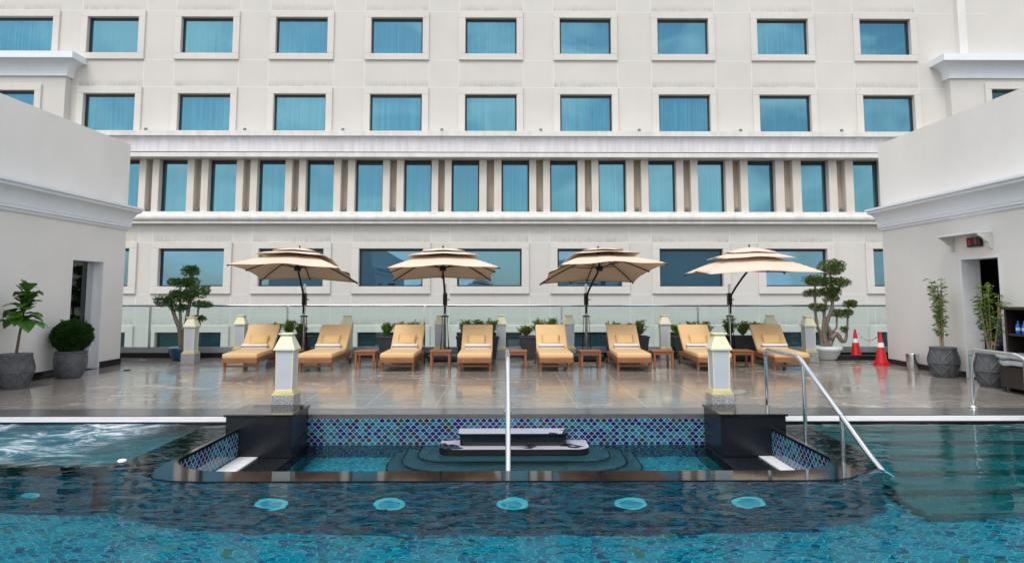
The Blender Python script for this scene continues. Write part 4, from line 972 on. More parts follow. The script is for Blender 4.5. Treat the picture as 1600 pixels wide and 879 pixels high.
for i, x in enumerate(LX):
    lab = 'teak sun lounger with mustard cushion, %s of the eight' % lname[i]
    rz = radians(RZ[i]) * 0.8 + radians(R.uniform(-.6, .6)); loc = (x, 12.83 + R.uniform(-.02, .02), 0)
    if i == 0: lg.location = loc; lg.rotation_euler = (0, 0, rz); lg['label'] = lab
    else: copy_tree(lg, loc, rz, lab)
    rm = Matrix.Rotation(rz, 3, 'Z')
    for proto, off, nm, cat, grp in ((pil0, (R.uniform(-.02, .02), 1.215, .487), 'small mustard pillow leaning on the cushion of the %s lounger', 'pillow', 'pillows on the loungers'),
                                     (tow0, (R.uniform(-.03, .03), 1.02, .338), 'rolled white and brown striped towel on the %s lounger', 'towel', 'towels on the loungers')):
        o = proto if i == 0 else proto.copy()
        if i: C.objects.link(o)
        o.location = Vector(loc) + rm @ Vector(off); o.rotation_euler = (R.uniform(-.04, .04), 0, rz + R.uniform(-.05, .05))
        tag(o, nm % (lname[i].replace('left of the two in the middle', 'middle left').replace('right of the two in the middle', 'middle right')), cat, grp)

# side tables
st = thing('side_table', 'low square teak table', 'side table', (0, 0, 0), 0, 'teak side tables between the loungers')
mb = MB()
for k in range(5): mb.box(-.155 + .0625*k, -.155 + .0625*k + .058, -.165, .165, .322, .338)
mb.box(-.205, -.157, -.205, .205, .32, .342); mb.box(.159, .205, -.205, .205, .32, .342); mb.box(-.156, .158, -.205, -.167, .32, .342); mb.box(-.156, .158, .167, .205, .32, .342)
mb.build('table_top', M['teak'], st, bevel=.004)
mb = MB(); mb.box(-.15, .15, -.182, -.16, .265, .319); mb.box(-.15, .15, .16, .182, .265, .319); mb.box(-.182, -.16, -.15, .15, .265, .319); mb.box(.16, .182, -.15, .15, .265, .319); mb.build('apron', M['teak'], st, bevel=.003)
for sx in (-1, 1):
    for sy in (-1, 1): mb = MB(); mb.box(sx*.172 - .02, sx*.172 + .02, sy*.172 - .02, sy*.172 + .02, .001, .319); mb.build('leg', M['teak'], st, bevel=.003)
tl = ['first and second', 'second and third', 'third and fourth', 'fourth and fifth', 'fifth and sixth', 'sixth and seventh', 'seventh and eighth']
for i, x in enumerate((-4.16, -2.69, -1.26, 0.20, 1.62, 3.01, 4.55)):
    lab = 'low square teak table between the %s loungers from the left' % tl[i]
    if i == 0: st.location = (x, 13.38, 0); st['label'] = lab
    else: copy_tree(st, (x, 13.38 + R.uniform(-.02, .02), 0), radians(R.uniform(-2, 2)), lab)

# ------------------------------------------------------------------ umbrellas
def umbrella(pole, ctr, ex, ey, label):
    """ctr: canopy centre at the eaves; ex, ey: half-vectors across and along the tilted square"""
    px_, py_ = pole
    r = thing('cantilever_umbrella', label, 'umbrella', (px_, py_, 0), 0, 'cream cantilever umbrellas')
    ctr, ex, ey = Vector(ctr), Vector(ex), Vector(ey); nz_ = ex.cross(ey).normalized()
    def P(u, v, h): return ctr + ex*u + ey*v + nz_*h
    def tier(name, half, h0, h1, sag, pw, N=24, hole=0.0, pull=0.0):
        mb = MB(); vs = []; idx = {}
        for i in range(N+1):
            for j in range(N+1):
                u, v = -1 + 2*i/N, -1 + 2*j/N; m_ = max(abs(u), abs(v)); 
                t_ = (min(abs(u), abs(v))/m_ if m_ > 0 else 0)      # 0 on mid rib, 1 on corner rib
                s2 = sin(pi*t_)**2
                ins = 1 - pull*s2*m_**3
                h = h0 + (h1 - h0)*(1 - m_**pw) - sag*s2*m_*m_ - 0.06*half*(t_**2)*m_**2
                vs.append(P(u*half*ins, v*half*ins, h))
        W_ = N + 1
        fs = [(i*W_+j, (i+1)*W_+j, (i+1)*W_+j+1, i*W_+j+1) for i in range(N) for j in range(N)]
        mb.add(vs, fs, 0, True); o = build_at(mb, name, M['canopy'], r)
        md = o.modifiers.new('cloth', 'SOLIDIFY'); md.thickness = .006; md.offset = 0
        return o
    tier('canopy', 1.0, 0.05, .40, .018, 1.4, 24, pull=.05)
    tier('vent_canopy', .64, .33, .46, .012, 1.5, 16)
    tier('top_canopy', .40, .435, .53, .008, 1.4, 12)
    mb = MB(); mb.lathe([(.012, 0), (.014, .03), (.022, .045), (.012, .06), (.001, .068)], (0, 0), 10)
    for k, p in enumerate(mb.v): mb.v[k] = tuple(P(0, 0, .525) + Vector(p))
    build_at(mb, 'finial', M['blackmetal'], r)
    hub = P(0, 0, .10)
    mb = MB(); mb.tube([P(0, 0, .06), P(0, 0, .16)], .07, 12); mb.tube([P(0, 0, .12), P(0, 0, .52)], .022, 8); build_at(mb, 'hub', M['blackmetal'], r)
    for k in range(8):
        a = k*pi/4; u, v = cos(a), sin(a); s_ = max(abs(u), abs(v)); u, v = u/s_, v/s_
        cor = .06 if k % 2 else 0.0
        pts = [P(u*q, v*q, 0.05 + .35*(1 - q**1.4) - cor*q*q - .022) for q in (.05, .3, .55, .8, .985)]
        mb = MB(); mb.tube(pts, .011, 6); rb_ = build_at(mb, 'rib', M['blackmetal'], r)
        mb = MB(); mb.tube([P(u*.03, v*.03, .13), P(u*.45, v*.45, 0.05 + .35*(1 - .45**1.4) - cor*.2 - .03)], .009, 6); o = mb.build('strut', M['blackmetal'], rb_, tuple(r.location)); o.location = (0, 0, 0)
        mb = MB(); mb.ellipsoid(pts[-1] + Vector((0, 0, .004)), (.02, .02, .02), 8, 6); o = mb.build('tip_cap', M['blackmetal'], rb_, tuple(r.location)); o.location = (0, 0, 0)
    mb = MB(); mb.tube([(px_, py_, .06), (px_, py_, 1.64)], .029, 14); build_at(mb, 'pole', M['steel'], r)
    q = Vector((px_, py_ - .055, 1.0)); mid = Vector((px_, py_ - .06, 1.36))
    mb = MB(); mb.tube([q, mid, mid.lerp(hub, .25) + Vector((0, 0, .03)), mid.lerp(hub, .6) + Vector((0, 0, .03)), hub], .022, 10); build_at(mb, 'arm', M['blackmetal'], r)
    mb = MB(); mb.box(px_ - .045, px_ + .045, py_ - .05, py_ + .05, 1.18, 1.44); mb.tube([(px_ + .04, py_, 1.30), (px_ + .10, py_, 1.30)], .012, 8); build_at(mb, 'crank_box', M['blackmetal'], r, bevel=.01)
    mb = MB()
    for sx, sy in ((1, 0), (-1, 0), (0, 1), (0, -1)):
        w_ = .007; d0, d1, d2 = .045, .062, .11
        pr = [(d0 + .035, .12), (d2, .12), (d1, .55), (d1, .93), (d0, .96)]
        if sx: 
            pp = [(px_ + sx*a_, z_) for a_, z_ in pr]; mb.extrude_y(pp, py_ - w_, py_ + w_)
        else: mb.extrude_x([(py_ + sy*a_, z_) for a_, z_ in pr], px_ - w_, px_ + w_)
    mb.lathe([(.085, .93), (.085, .955), (.034, .96)], (px_, py_), 14)
    build_at(mb, 'brace', M['blackmetal'], r)
    mb = MB(); mb.box(px_ - .34, px_ + .34, py_ - .34, py_ + .34, .03, .13); mb.box(px_ - .30, px_ + .30, py_ - .30, py_ + .30, .002, .03); build_at(mb, 'base', M['blackmetal'], r, bevel=.015)
umbrella((-4.365, 14.9), (-4.28, 14.05, 1.83), (1.07, -.03, -.035), (-.04, 1.05, -.125), 'cream cantilever umbrella tilted above the two left loungers, leftmost of four')
umbrella((-1.32, 14.9), (-1.30, 14.05, 1.83), (1.08, -.02, .005), (-.11, 1.05, -.10), 'cream cantilever umbrella second from left, its pole behind the third table')
umbrella((1.74, 14.9), (1.93, 14.05, 1.83), (1.05, .12, .02), (-.15, 1.04, -.17), 'cream cantilever umbrella third from left, steeply tipped with ribs showing underneath')
umbrella((4.865, 14.9), (5.03, 14.05, 1.85), (1.12, .0, .015), (.03, 1.05, .03), 'cream cantilever umbrella held nearly level over the right loungers')

# ------------------------------------------------------------------ plants
def leafball(mb, c, r, n, L, rng, mi=(0,), shell=.55, W=.55, flat=0.0):
    for _ in range(n):
        d = Vector((rng.gauss(0, 1), rng.gauss(0, 1), rng.gauss(0, 1))).normalized(); k = shell + (1-shell)*rng.random()**.5
        p = Vector(c) + Vector((d.x*r[0], d.y*r[1], d.z*r[2]))*k
        q = (d + Vector((rng.uniform(-.8, .8), rng.uniform(-.8, .8), rng.uniform(-.4, .9)))).normalized()
        nn = Vector((rng.uniform(-1, 1), rng.uniform(-1, 1), rng.uniform(.2, 1)))
        l = L*rng.uniform(.6, 1.25); mb.leaf(p, q, nn, l, l*W, rng.choice(mi))
def pad(mb, c, r, n, L, rng, mi):
    leafball(mb, c, r, int(n//3), L, rng, mi)
    for _ in range(9):        # knuckly clumps
        a = rng.uniform(0, 2*pi); k = rng.uniform(.3, .85)
        cc = (c[0] + r[0]*k*cos(a), c[1] + r[1]*k*sin(a), c[2] + r[2]*rng.uniform(-.35, .45))
        leafball(mb, cc, (r[0]*.40, r[1]*.40, r[2]*.62), int(n*4//27), L, rng, mi)
def at_px_free(): pass
rg = random.Random(3)
def cloud_tree(loc, label, pads, trunks, potmat, potprof, leafmats):
    r = thing('cloud_pruned_tree', label, 'potted tree', loc)
    mb = MB(); mb.lathe(potprof, (0, 0), 28); mb.build('pot', M[potmat], r)
    mb = MB(); rr_, zz = potprof[-1]; mb.lathe([(rr_*.98, zz - .03), (0.001, zz - .015)], (0, 0), 20); mb.build('soil', M['soil'], r)
    mb = MB()
    for pts, r0, r1 in trunks:
        n_ = len(pts); fine = []
        P_ = [Vector(p) for p in pts]
        for i in range(n_-1):
            for k in range(4):
                t_ = k/4; a = P_[max(0, i-1)]; b = P_[i]; c_ = P_[i+1]; d = P_[min(n_-1, i+2)]
                fine.append(0.5*((2*b) + (-a + c_)*t_ + (2*a - 5*b + 4*c_ - d)*t_*t_ + (-a + 3*b - 3*c_ + d)*t_**3) + Vector((rg.uniform(-.006, .006), rg.uniform(-.006, .006), 0)))
        fine.append(P_[-1]); m_ = len(fine)
        mb.tube(fine, [(r0 + (r1-r0)*i/(m_-1))*rg.uniform(.88, 1.15) for i in range(m_)], 9)
    mb.build('trunk', M['bark'], r)
    mb = MB()
    for c_, rad, n_ in pads: pad(mb, c_, (rad[0]*1.02, rad[1]*1.02, rad[2]*.88), n_*.85, .044, rg, (0, 0, 1))
    mb.build('foliage', [M[k] for k in leafmats], r)
# offsets in metres from the pot's centre, depth .25 or so
cloud_tree((-6.98, 15.0, 0), 'cloud pruned tree in a blue pot at the left end of the railing',
    [((.08, 0, 1.92), (.19, .17, .12), 800), ((-.16, .02, 1.66), (.22, .17, .10), 800), ((.12, 0, 1.69), (.18, .16, .10), 620), ((.27, -.04, 1.46), (.25, .19, .15), 1000), ((-.12, 0, 1.42), (.20, .16, .10), 600),
     ((-.43, 0, 1.28), (.25, .18, .14), 900), ((.03, -.06, 1.33), (.17, .14, .10), 500), ((-.12, 0, 1.12), (.20, .15, .09), 520), ((.36, 0, 1.19), (.20, .15, .075), 560), ((.28, .02, .89), (.15, .12, .06), 380)],
    [([(-.05, 0, .2), (-.08, 0, .6), (-.22, 0, .95), (-.32, 0, 1.22)], .055, .03), ([(.03, 0, .2), (.02, 0, .6), (.06, 0, 1.0), (.10, 0, 1.35), (.09, 0, 1.85)], .06, .025), ([(.02, 0, .42), (.14, .02, .60), (.30, .02, .72), (.32, 0, .85)], .05, .03),
     ([(-.06, 0, .7), (-.10, 0, 1.0), (-.12, 0, 1.6)], .035, .022), ([(.26, 0, .72), (.28, 0, .95), (.30, 0, 1.3)], .028, .02)],
    'bluepot', [(.20, .002), (.24, .05), (.29, .22), (.31, .27), (.29, .28)], ['bonsai', 'box'])
cloud_tree((7.0, 15.05, 0), 'tall cloud pruned tree in a white pot beside the red cones',
    [((.16, 0, 2.0), (.28, .2, .19), 1300), ((-.18, 0, 1.72), (.27, .19, .12), 900), ((.22, -.02, 1.66), (.30, .2, .13), 1000), ((-.22, 0, 1.44), (.20, .15, .09), 480), ((.14, 0, 1.47), (.24, .17, .11), 760), ((.16, .02, 1.33), (.15, .12, .09), 360),
     ((-.14, 0, 1.13), (.20, .15, .10), 560), ((.58, 0, 1.20), (.15, .12, .08), 420), ((.34, 0, .99), (.18, .14, .09), 460), ((.52, 0, 1.02), (.10, .10, .06), 240), ((.42, 0, .64), (.08, .08, .07), 140)],
    [([(.02, 0, .28), (-.02, .02, .55), (.06, 0, .85), (.16, 0, 1.1), (.20, 0, 1.4), (.16, 0, 1.9)], .062, .024), ([(.08, .03, .28), (.16, .03, .5), (.05, .02, .72), (-.01, .0, .95), (.06, 0, 1.3)], .06, .024), ([(-.08, 0, .28), (-.10, 0, .55), (-.18, 0, .75), (-.20, 0, 1.2), (-.18, 0, 1.65)], .05, .02),
     ([(-.02, -.04, .28), (-.06, -.03, .6), (-.02, 0, .95), (-.06, 0, 1.1)], .045, .02), ([(.12, 0, .45), (.26, 0, .55), (.33, 0, .42), (.42, 0, .40), (.48, 0, .62), (.54, 0, 1.15)], .06, .018), ([(.14, .0, .6), (.24, 0, .68), (.27, 0, .95)], .03, .018)],
    'whitepot', [(.20, .002), (.24, .03), (.30, .19), (.33, .21), (.335, .27), (.31, .285)], ['bonsai2', 'bonsai'])

def facet_pot(root, rb, rm_, rt, h, mat='claypot'):
    prof = [(rb, .002), (rb*1.12, h*.10), (rm_, h*.48), (rm_*.97, h*.68), (rt*1.0, h*.90), (rt*1.05, h*.93), (rt*1.05, h)]
    mb = MB(); mb.lathe(prof, (0, 0), 36); 
    mb.lathe([(rt*.93, h - .03), (rt*.93, h - .001)], (0, 0), 36)
    def rad(z):
        for i in range(len(prof)-1):
            if prof[i][1] <= z <= prof[i+1][1]:
                t_ = (z - prof[i][1])/(prof[i+1][1]-prof[i][1]); return prof[i][0] + t_*(prof[i+1][0]-prof[i][0])
        return prof[-1][0]
    def rib(a0, z0, a1, z1):
        pts = []
        for k in range(9):
            t_ = k/8; a = a0 + (a1-a0)*t_; z = z0 + (z1-z0)*t_; q = rad(z) + .003; pts.append((q*cos(a), q*sin(a), z))
        mb.tube(pts, .011, 6)
    nseg = 8
    for k in range(nseg):
        a = 2*pi*k/nseg; b = 2*pi*(k+1)/nseg; m_ = (a+b)/2
        rib(a, h*.06, a, h*.9)
        rib(a, h*.48, b, h*.48)
        rib(a, h*.48, b, h*.90 if k % 2 else h*.06); rib(b, h*.48, a, h*.90 if k % 2 == 0 else h*.06)
        rib(a, h*.9 if k % 2 else h*.9, b, h*.48) if k % 2 == 0 else rib(a, h*.48, b, h*.06)
    mb.build('pot', M[mat], root)
    mb = MB(); mb.lathe([(rt*.95, h - .025), (.001, h - .02)], (0, 0), 20); mb.build('soil', M['soil'], root)
    mb = MB()
    for _ in range(70):
        a = rg.uniform(0, 2*pi); q = rt*.9*rg.random()**.5; mb.ellipsoid((q*cos(a), q*sin(a), h - .012), (rg.uniform(.012, .026), rg.uniform(.012, .026), .012), 6, 4)
    mb.build('pebbles', M['pebble'], root)
# fiddle leaf fig
fg = thing('fiddle_leaf_fig', 'broad leaved fig in a ribbed dark pot at the left edge', 'potted plant', (-7.52, 10.68, 0))
facet_pot(fg, .17, .25, .21, .52)
mb = MB(); mb.tube([(.0, 0, .48), (.03, 0, .8), (.06, .0, 1.0), (.10, 0, 1.4)], [.022, .019, .016, .008], 8); mb.tube([(.08, 0, 1.02), (.2, -.02, 1.02), (.28, -.03, 1.0)], [.01, .008, .006], 6); mb.build('stem', M['darkbark'], fg)
mb = MB()
def big_leaf(mb, p, d, L, W, droop):
    p = Vector(p); d = Vector(d).normalized(); sd = d.cross(Vector((0, 0, 1)))
    sd = (sd.normalized() if sd.length > .05 else Vector((1, 0, 0))); up_ = sd.cross(d)
    N = 7; wid = [.10, .30, .48, .62, .92, 1.0, .70, .12]; vs = []
    for i in range(N+1):
        t_ = i/N; c_ = p + d*L*t_ - Vector((0, 0, droop*L*t_*t_)); w_ = W*wid[i]/2; wave = .05*W*sin(i*2.1)
        vs += [c_ + sd*w_ + up_*(w_*.28 + wave), c_, c_ - sd*w_ + up_*(w_*.28 - wave)]
    mb.add(vs, [q for i in range(N) for q in ((3*i, 3*i+1, 3*i+4, 3*i+3), (3*i+1, 3*i+2, 3*i+5, 3*i+4))], 0, True)
for k in range(42):
    z = .98 + .5*(k/42); a = k*2.4 + rg.uniform(-.3, .3); el = rg.uniform(.0, .9) + .5*(k/42)**2
    x0 = .06 + .04*(z-1)/.4
    big_leaf(mb, (x0, 0, z), (cos(a)*cos(el), sin(a)*cos(el), sin(el)), rg.uniform(.22, .38)*(1 - .15*(k/42)), rg.uniform(.18, .26), rg.uniform(.15, .7))
for a_ in (-.3, .4, -1.2): big_leaf(mb, (.26, -.03, 1.0), (cos(a_), sin(a_), .1), .2, .13, .6)
mb.build('leaves', M['fig'], fg)
# boxwood ball
bx = thing('boxwood_ball', 'clipped round boxwood ball in a smooth dark grey pot beside the glass door', 'potted plant', (-7.48, 11.95, 0))
mb = MB(); mb.lathe([(.17, .002), (.21, .05), (.245, .2), (.255, .32), (.24, .44), (.235, .455), (.22, .455)], (0, 0), 32); mb.build('pot', M['claypot'], bx)
mb = MB(); mb.lathe([(.26, .43), (.001, .44)], (0, 0), 20); mb.build('soil', M['soil'], bx)
mb = MB(); mb.tube([(0, 0, .42), (0, 0, .7)], .02, 7)
for k in range(14): a = rg.uniform(0, 2*pi); mb.tube([(0, 0, .48), (.2*cos(a), .2*sin(a), rg.uniform(.6, .85))], [.01, .005], 5)
mb.build('stems', M['bark'], bx)
mb = MB(); leafball(mb, (0, 0, .70), (.29, .29, .255), 7500, .046, rg, (0, 0, 1), .84); leafball(mb, (.02, 0, .71), (.25, .25, .22), 3000, .06, rg, (0, 1), .8, .8)
for _ in range(60):
    d_ = Vector((rg.gauss(0, 1), rg.gauss(0, 1), rg.gauss(0, .9))).normalized(); c_ = Vector((0, 0, .70)) + Vector((d_.x*.29, d_.y*.29, d_.z*.255)); leafball(mb, c_, (.04, .04, .04), 22, .05, rg, (0, 1)); mb.build('foliage', [M['box'], M['bonsai']], bx)
# two bare stemmed plants
def stem_plant(loc, label, h, seed):
    q = random.Random(seed); r = thing('stem_plant', label, 'potted plant', loc, 0, 'bare stemmed plants by the right doorway')
    facet_pot(r, .165, .24, .20, .51)
    mb = MB(); lf = MB()
    for k in range(11):
        a = q.uniform(0, 2*pi); sp = q.uniform(.03, .2); top = h*q.uniform(.8, 1.0)
        p0 = Vector((.03*cos(a), .03*sin(a), .48)); p1 = Vector((sp*.6*cos(a), sp*.6*sin(a), .5 + (top-.5)*.45)); p2 = Vector((sp*cos(a) + q.uniform(-.03, .03), sp*sin(a), top))
        pts = [p0, p0.lerp(p1, .5), p1, p1.lerp(p2, .5), p2]; mb.tube(pts, [.011, .010, .009, .007, .004], 6)
        for j in range(22):
            t_ = q.uniform(.22, .98)
            p = (p0.lerp(p1, t_*2) if t_ < .5 else p1.lerp(p2, t_*2 - 1)) + Vector((q.uniform(-.05, .05), q.uniform(-.05, .05), q.uniform(-.02, .02)))
            if t_ < .45 and q.random() < .6: continue
            for m_ in range(q.choice((2, 3, 4))):
                b = q.uniform(0, 2*pi); L = q.uniform(.055, .10)
                lf.leaf(p, (cos(b), sin(b), q.uniform(-.5, .4)), (q.uniform(-.3, .3), q.uniform(-.3, .3), 1), L, L*.5)
    mb.build('stems', M['twig'], r); lf.build('leaves', M['lime'], r)
stem_plant((7.60, 11.95, 0), 'bare stemmed leafy plant in a ribbed grey pot left of the doorway', 1.72, 11)
stem_plant((7.57, 10.72, 0), 'bare stemmed leafy plant in a ribbed grey pot in front of the dark doorway', 1.62, 12)
# planters behind the loungers
pn = ['first', 'second', 'third', 'fourth', 'fifth', 'sixth', 'seventh']
for i, (x, wd, red) in enumerate(((-4.78, .92, .35), (-2.33, .92, .15), (-.62, .92, .1), (.74, .86, .3), (2.67, .92, .25), (4.13, .9, .3), (5.25, .92, .2))):
    q = random.Random(40 + i); r = thing('planter', 'charcoal trough of leafy green shrubs behind the loungers, %s from the left' % pn[i], 'planter', (x, 15.22, 0), 0, 'charcoal planters behind the loungers')
    mb = MB(); mb.frustum((0, 0), wd*.86, .36, .002, wd, .42, .46); mb.frustum((0, 0), wd + .03, .45, .46, wd + .03, .45, .50); mb.build('trough', M['planter'], r, bevel=.01)
    mb = MB(); mb.box(-wd/2 + .03, wd/2 - .03, -.18, .18, .485, .505); mb.build('soil', M['soil'], r)
    mb = MB(); ft_ = MB()
    ctrs = [(-.30, .0), (.0, .03), (.28, -.02)]
    for (cx_, cy_) in ctrs:
        hh = q.uniform(.20, .38)
        for s_ in range(24):
            a = q.uniform(0, 2*pi); sp = q.uniform(.02, .18); p0 = Vector((cx_, cy_, .5)); p1 = Vector((cx_ + sp*cos(a), cy_ + sp*.8*sin(a), .5 + hh*q.uniform(.55, 1.05)))
            ft_.tube([p0, p0.lerp(p1, .5) + Vector((sp*.2*cos(a), sp*.2*sin(a), 0)), p1], [.006, .005, .003], 5)
            tip_red = q.random() < red
            for j in range(30):
                t_ = q.uniform(.15, 1.0); p = p0.lerp(p1, t_); b = q.uniform(0, 2*pi); L = q.uniform(.05, .095)
                mb.leaf(p, (cos(b), sin(b), q.uniform(0, .9)), (q.uniform(-.4, .4), q.uniform(-.4, .4), 1), L, L*.42, 1 if (tip_red and t_ > .8) else 0)
    ft_.build('stems', M['twig'], r); mb.build('foliage', [M['shrub'], M['red_tip']], r)

# ------------------------------------------------------------------ cones, chain, bin, drain, mat
def cone(x, y, label):
    r = thing('traffic_cone', label, 'traffic cone', (x, y, 0), radians(8), 'red traffic cones')
    mb = MB(); mb.prism([(.17*cos(a), .17*sin(a)) for a in [pi/8 + pi/4*k for k in range(8)]], .002, .03); mb.prism([(.145*cos(a), .145*sin(a)) for a in [pi/8 + pi/4*k for k in range(8)]], .03, .065); mb.build('base', M['cone'], r, bevel=.008)
    mb = MB(); mb.lathe([(.115, .062), (.108, .09), (.022, .63), (.02, .645), (.001, .65)], (0, 0), 24); mb.build('body', M['cone'], r)
    f = lambda z: .108 + (.022 - .108)*(z - .09)/.54 + .0025
    mb = MB(); mb.lathe([(f(.36), .36), (f(.45), .45)], (0, 0), 24); mb.build('reflective_band', M['reflect'], r)
    return r
cone(7.68, 15.1, 'red traffic cone with white band beside the tree in the white pot')
cone(7.55, 13.85, 'red traffic cone with white band at the corner of the right building')
chn = thing('chain', 'red and white plastic chain slung between the two cones', 'chain', (7.68, 15.08, .4))
mbr, mbw = MB(), MB(); Pa, Pb = Vector((7.70, 15.05, .60)), Vector((7.55, 13.93, .585)); NL = 46
for k in range(NL):
    t_ = (k + .5)/NL; p = Pa.lerp(Pb, t_) - Vector((0, 0, .16*4*t_*(1-t_)*.9)); t2 = min(1, t_ + .01); p2 = Pa.lerp(Pb, t2) - Vector((0, 0, .16*4*t2*(1-t2)*.9)); d = (p2 - p).normalized()
    s_ = Vector((0, 0, 1)) if k % 2 else Vector((1, 0, 0)); s_ = (s_ - d*s_.dot(d)).normalized(); l_, w_ = .019, .009
    ring_ = [p + d*l_*cos(a) + s_*w_*sin(a) for a in [2*pi*m_/8 for m_ in range(9)]]
    (mbr if (k//3) % 2 else mbw).tube(ring_, .0035, 5, 0, False)
build_at(mbr, 'red_links', M['cone'], chn); build_at(mbw, 'white_links', M['reflect'], chn)
bn = thing('waste_bin', 'small brushed steel bin against the right wall', 'bin', (7.68, 13.0, 0))
mb = MB(); mb.lathe([(.095, .002), (.098, .012), (.118, .30), (.118, .305), (.108, .305), (.10, .10), (.001, .09)], (0, 0), 28); mb.build('body', M['steel'], bn)
mb = MB(); mb.lathe([(.119, .292), (.122, .30), (.118, .308)], (0, 0), 28); mb.build('rim', M['chrome'], bn)
mb = MB(); mb.lathe([(.06, .0), (.06, .012), (.04, .018), (.001, .018)], (-7.1, 13.05), 20); tag(mb.build('drain_cover', M['blackmetal'], None, (-7.1, 13.05, 0)), 'small round black drain cover on the paving near the glass door', 'drain')
mb = MB(); mb.box(7.93, 8.9, 10.9, 11.77, .004, .02); tag(mb.build('door_mat', M['mat_red'], None, (8.4, 11.3, 0)), 'red mat inside the dark doorway', 'door mat')
mb = MB(); mb.lathe([(.035, WZ + .001), (.04, WZ + .012), (.03, WZ + .022), (.001, WZ + .024)], (-3.42, 6.28), 14); tag(mb.build('skimmer_cap', M['grate'], None, (-3.42, 6.28, WZ)), 'small white cap on the spa rim at the water line', 'cap')

# ------------------------------------------------------------------ wicker furniture on the right
wk = thing('shelf_unit', 'dark wicker shelf unit with bottles by the right wall', 'shelf unit', (7.62, 10.0, 0))
mb = MB(); mb.box(7.40, 7.88, 10.12, 10.16, .004, 1.2); mb.box(7.40, 7.88, 9.0, 9.04, .004, 1.2); mb.box(7.86, 7.895, 9.04, 10.12, .004, 1.2); build_at(mb, 'side_panels', M['wicker'], wk, bevel=.006)
mb = MB(); mb.box(7.36, 7.893, 8.97, 10.19, 1.2, 1.24); build_at(mb, 'top', M['wicker'], wk, bevel=.006)
for z in (.40, .82): mb = MB(); mb.box(7.41, 7.858, 9.045, 10.115, z, z + .035); build_at(mb, 'shelf', M['wicker'], wk, bevel=.004)
b0 = None
for i, (y, lb_) in enumerate(((10.02, 'left one in view'), (9.90, 'middle one in view'), (9.76, 'cut by the photo edge'))):
    if b0 is None:
        b0 = thing('bottle', '', 'bottle', (0, 0, 0), 0, 'small blue bottles on the wicker shelf')
        mb = MB(); mb.lathe([(.03, .0), (.034, .01), (.034, .10), (.03, .125), (.012, .15), (.012, .165)], (0, 0), 16); mb.build('body', M['bottle'], b0)
        mb = MB(); mb.lathe([(.0145, .16), (.0145, .182), (.001, .184)], (0, 0), 12); mb.build('cap', M['bottle'], b0)
        mb = MB(); mb.lathe([(.0348, .045), (.0348, .085)], (0, 0), 16); mb.build('label_band', M['bottlecap'], b0)
        b = b0
    else: b = copy_tree(b0, (0, 0, 0))
    b.location = (7.50, y, .8555); b['label'] = 'small blue bottle on the wicker shelf, ' + lb_
ch = thing('wicker_chest', 'dark wicker chest in front of the shelf unit', 'chest', (7.6, 9.6, 0))
mb = MB(); mb.box(7.33, 7.59, 9.1, 10.22, .07, .38)
for xx in (7.36, 7.56):
    for yy in (9.14, 10.18): mb.box(xx - .02, xx + .02, yy - .02, yy + .02, .001, .07)
build_at(mb, 'body', M['wicker'], ch, bevel=.008)
def soft_box(name, x0, x1, y0, y1, z0, z1, label):
    mb = MB(); mb.ellipsoid(((x0+x1)/2, (y0+y1)/2, (z0+z1)/2), ((x1-x0)/2, (y1-y0)/2, (z1-z0)/2), 28, 14, 0, .35)
    for k, p in enumerate(mb.v):
        mb.v[k] = (p[0], p[1], p[2] + .012*sin(p[1]*23 + p[0]*17) + .008*sin(p[0]*41))
    tag(mb.build(name, M['plastic'], None, ((x0+x1)/2, (y0+y1)/2, z0)), label, 'cushion', 'wrapped cushions on the chest')
soft_box('wrapped_cushion', 7.29, 7.61, 9.15, 10.25, .392, .48, 'grey cushion in plastic wrap on the wicker chest, the lower one')
soft_box('wrapped_cushion', 7.27, 7.59, 9.2, 10.3, .49, .56, 'grey cushion in plastic wrap on the wicker chest, the upper one')

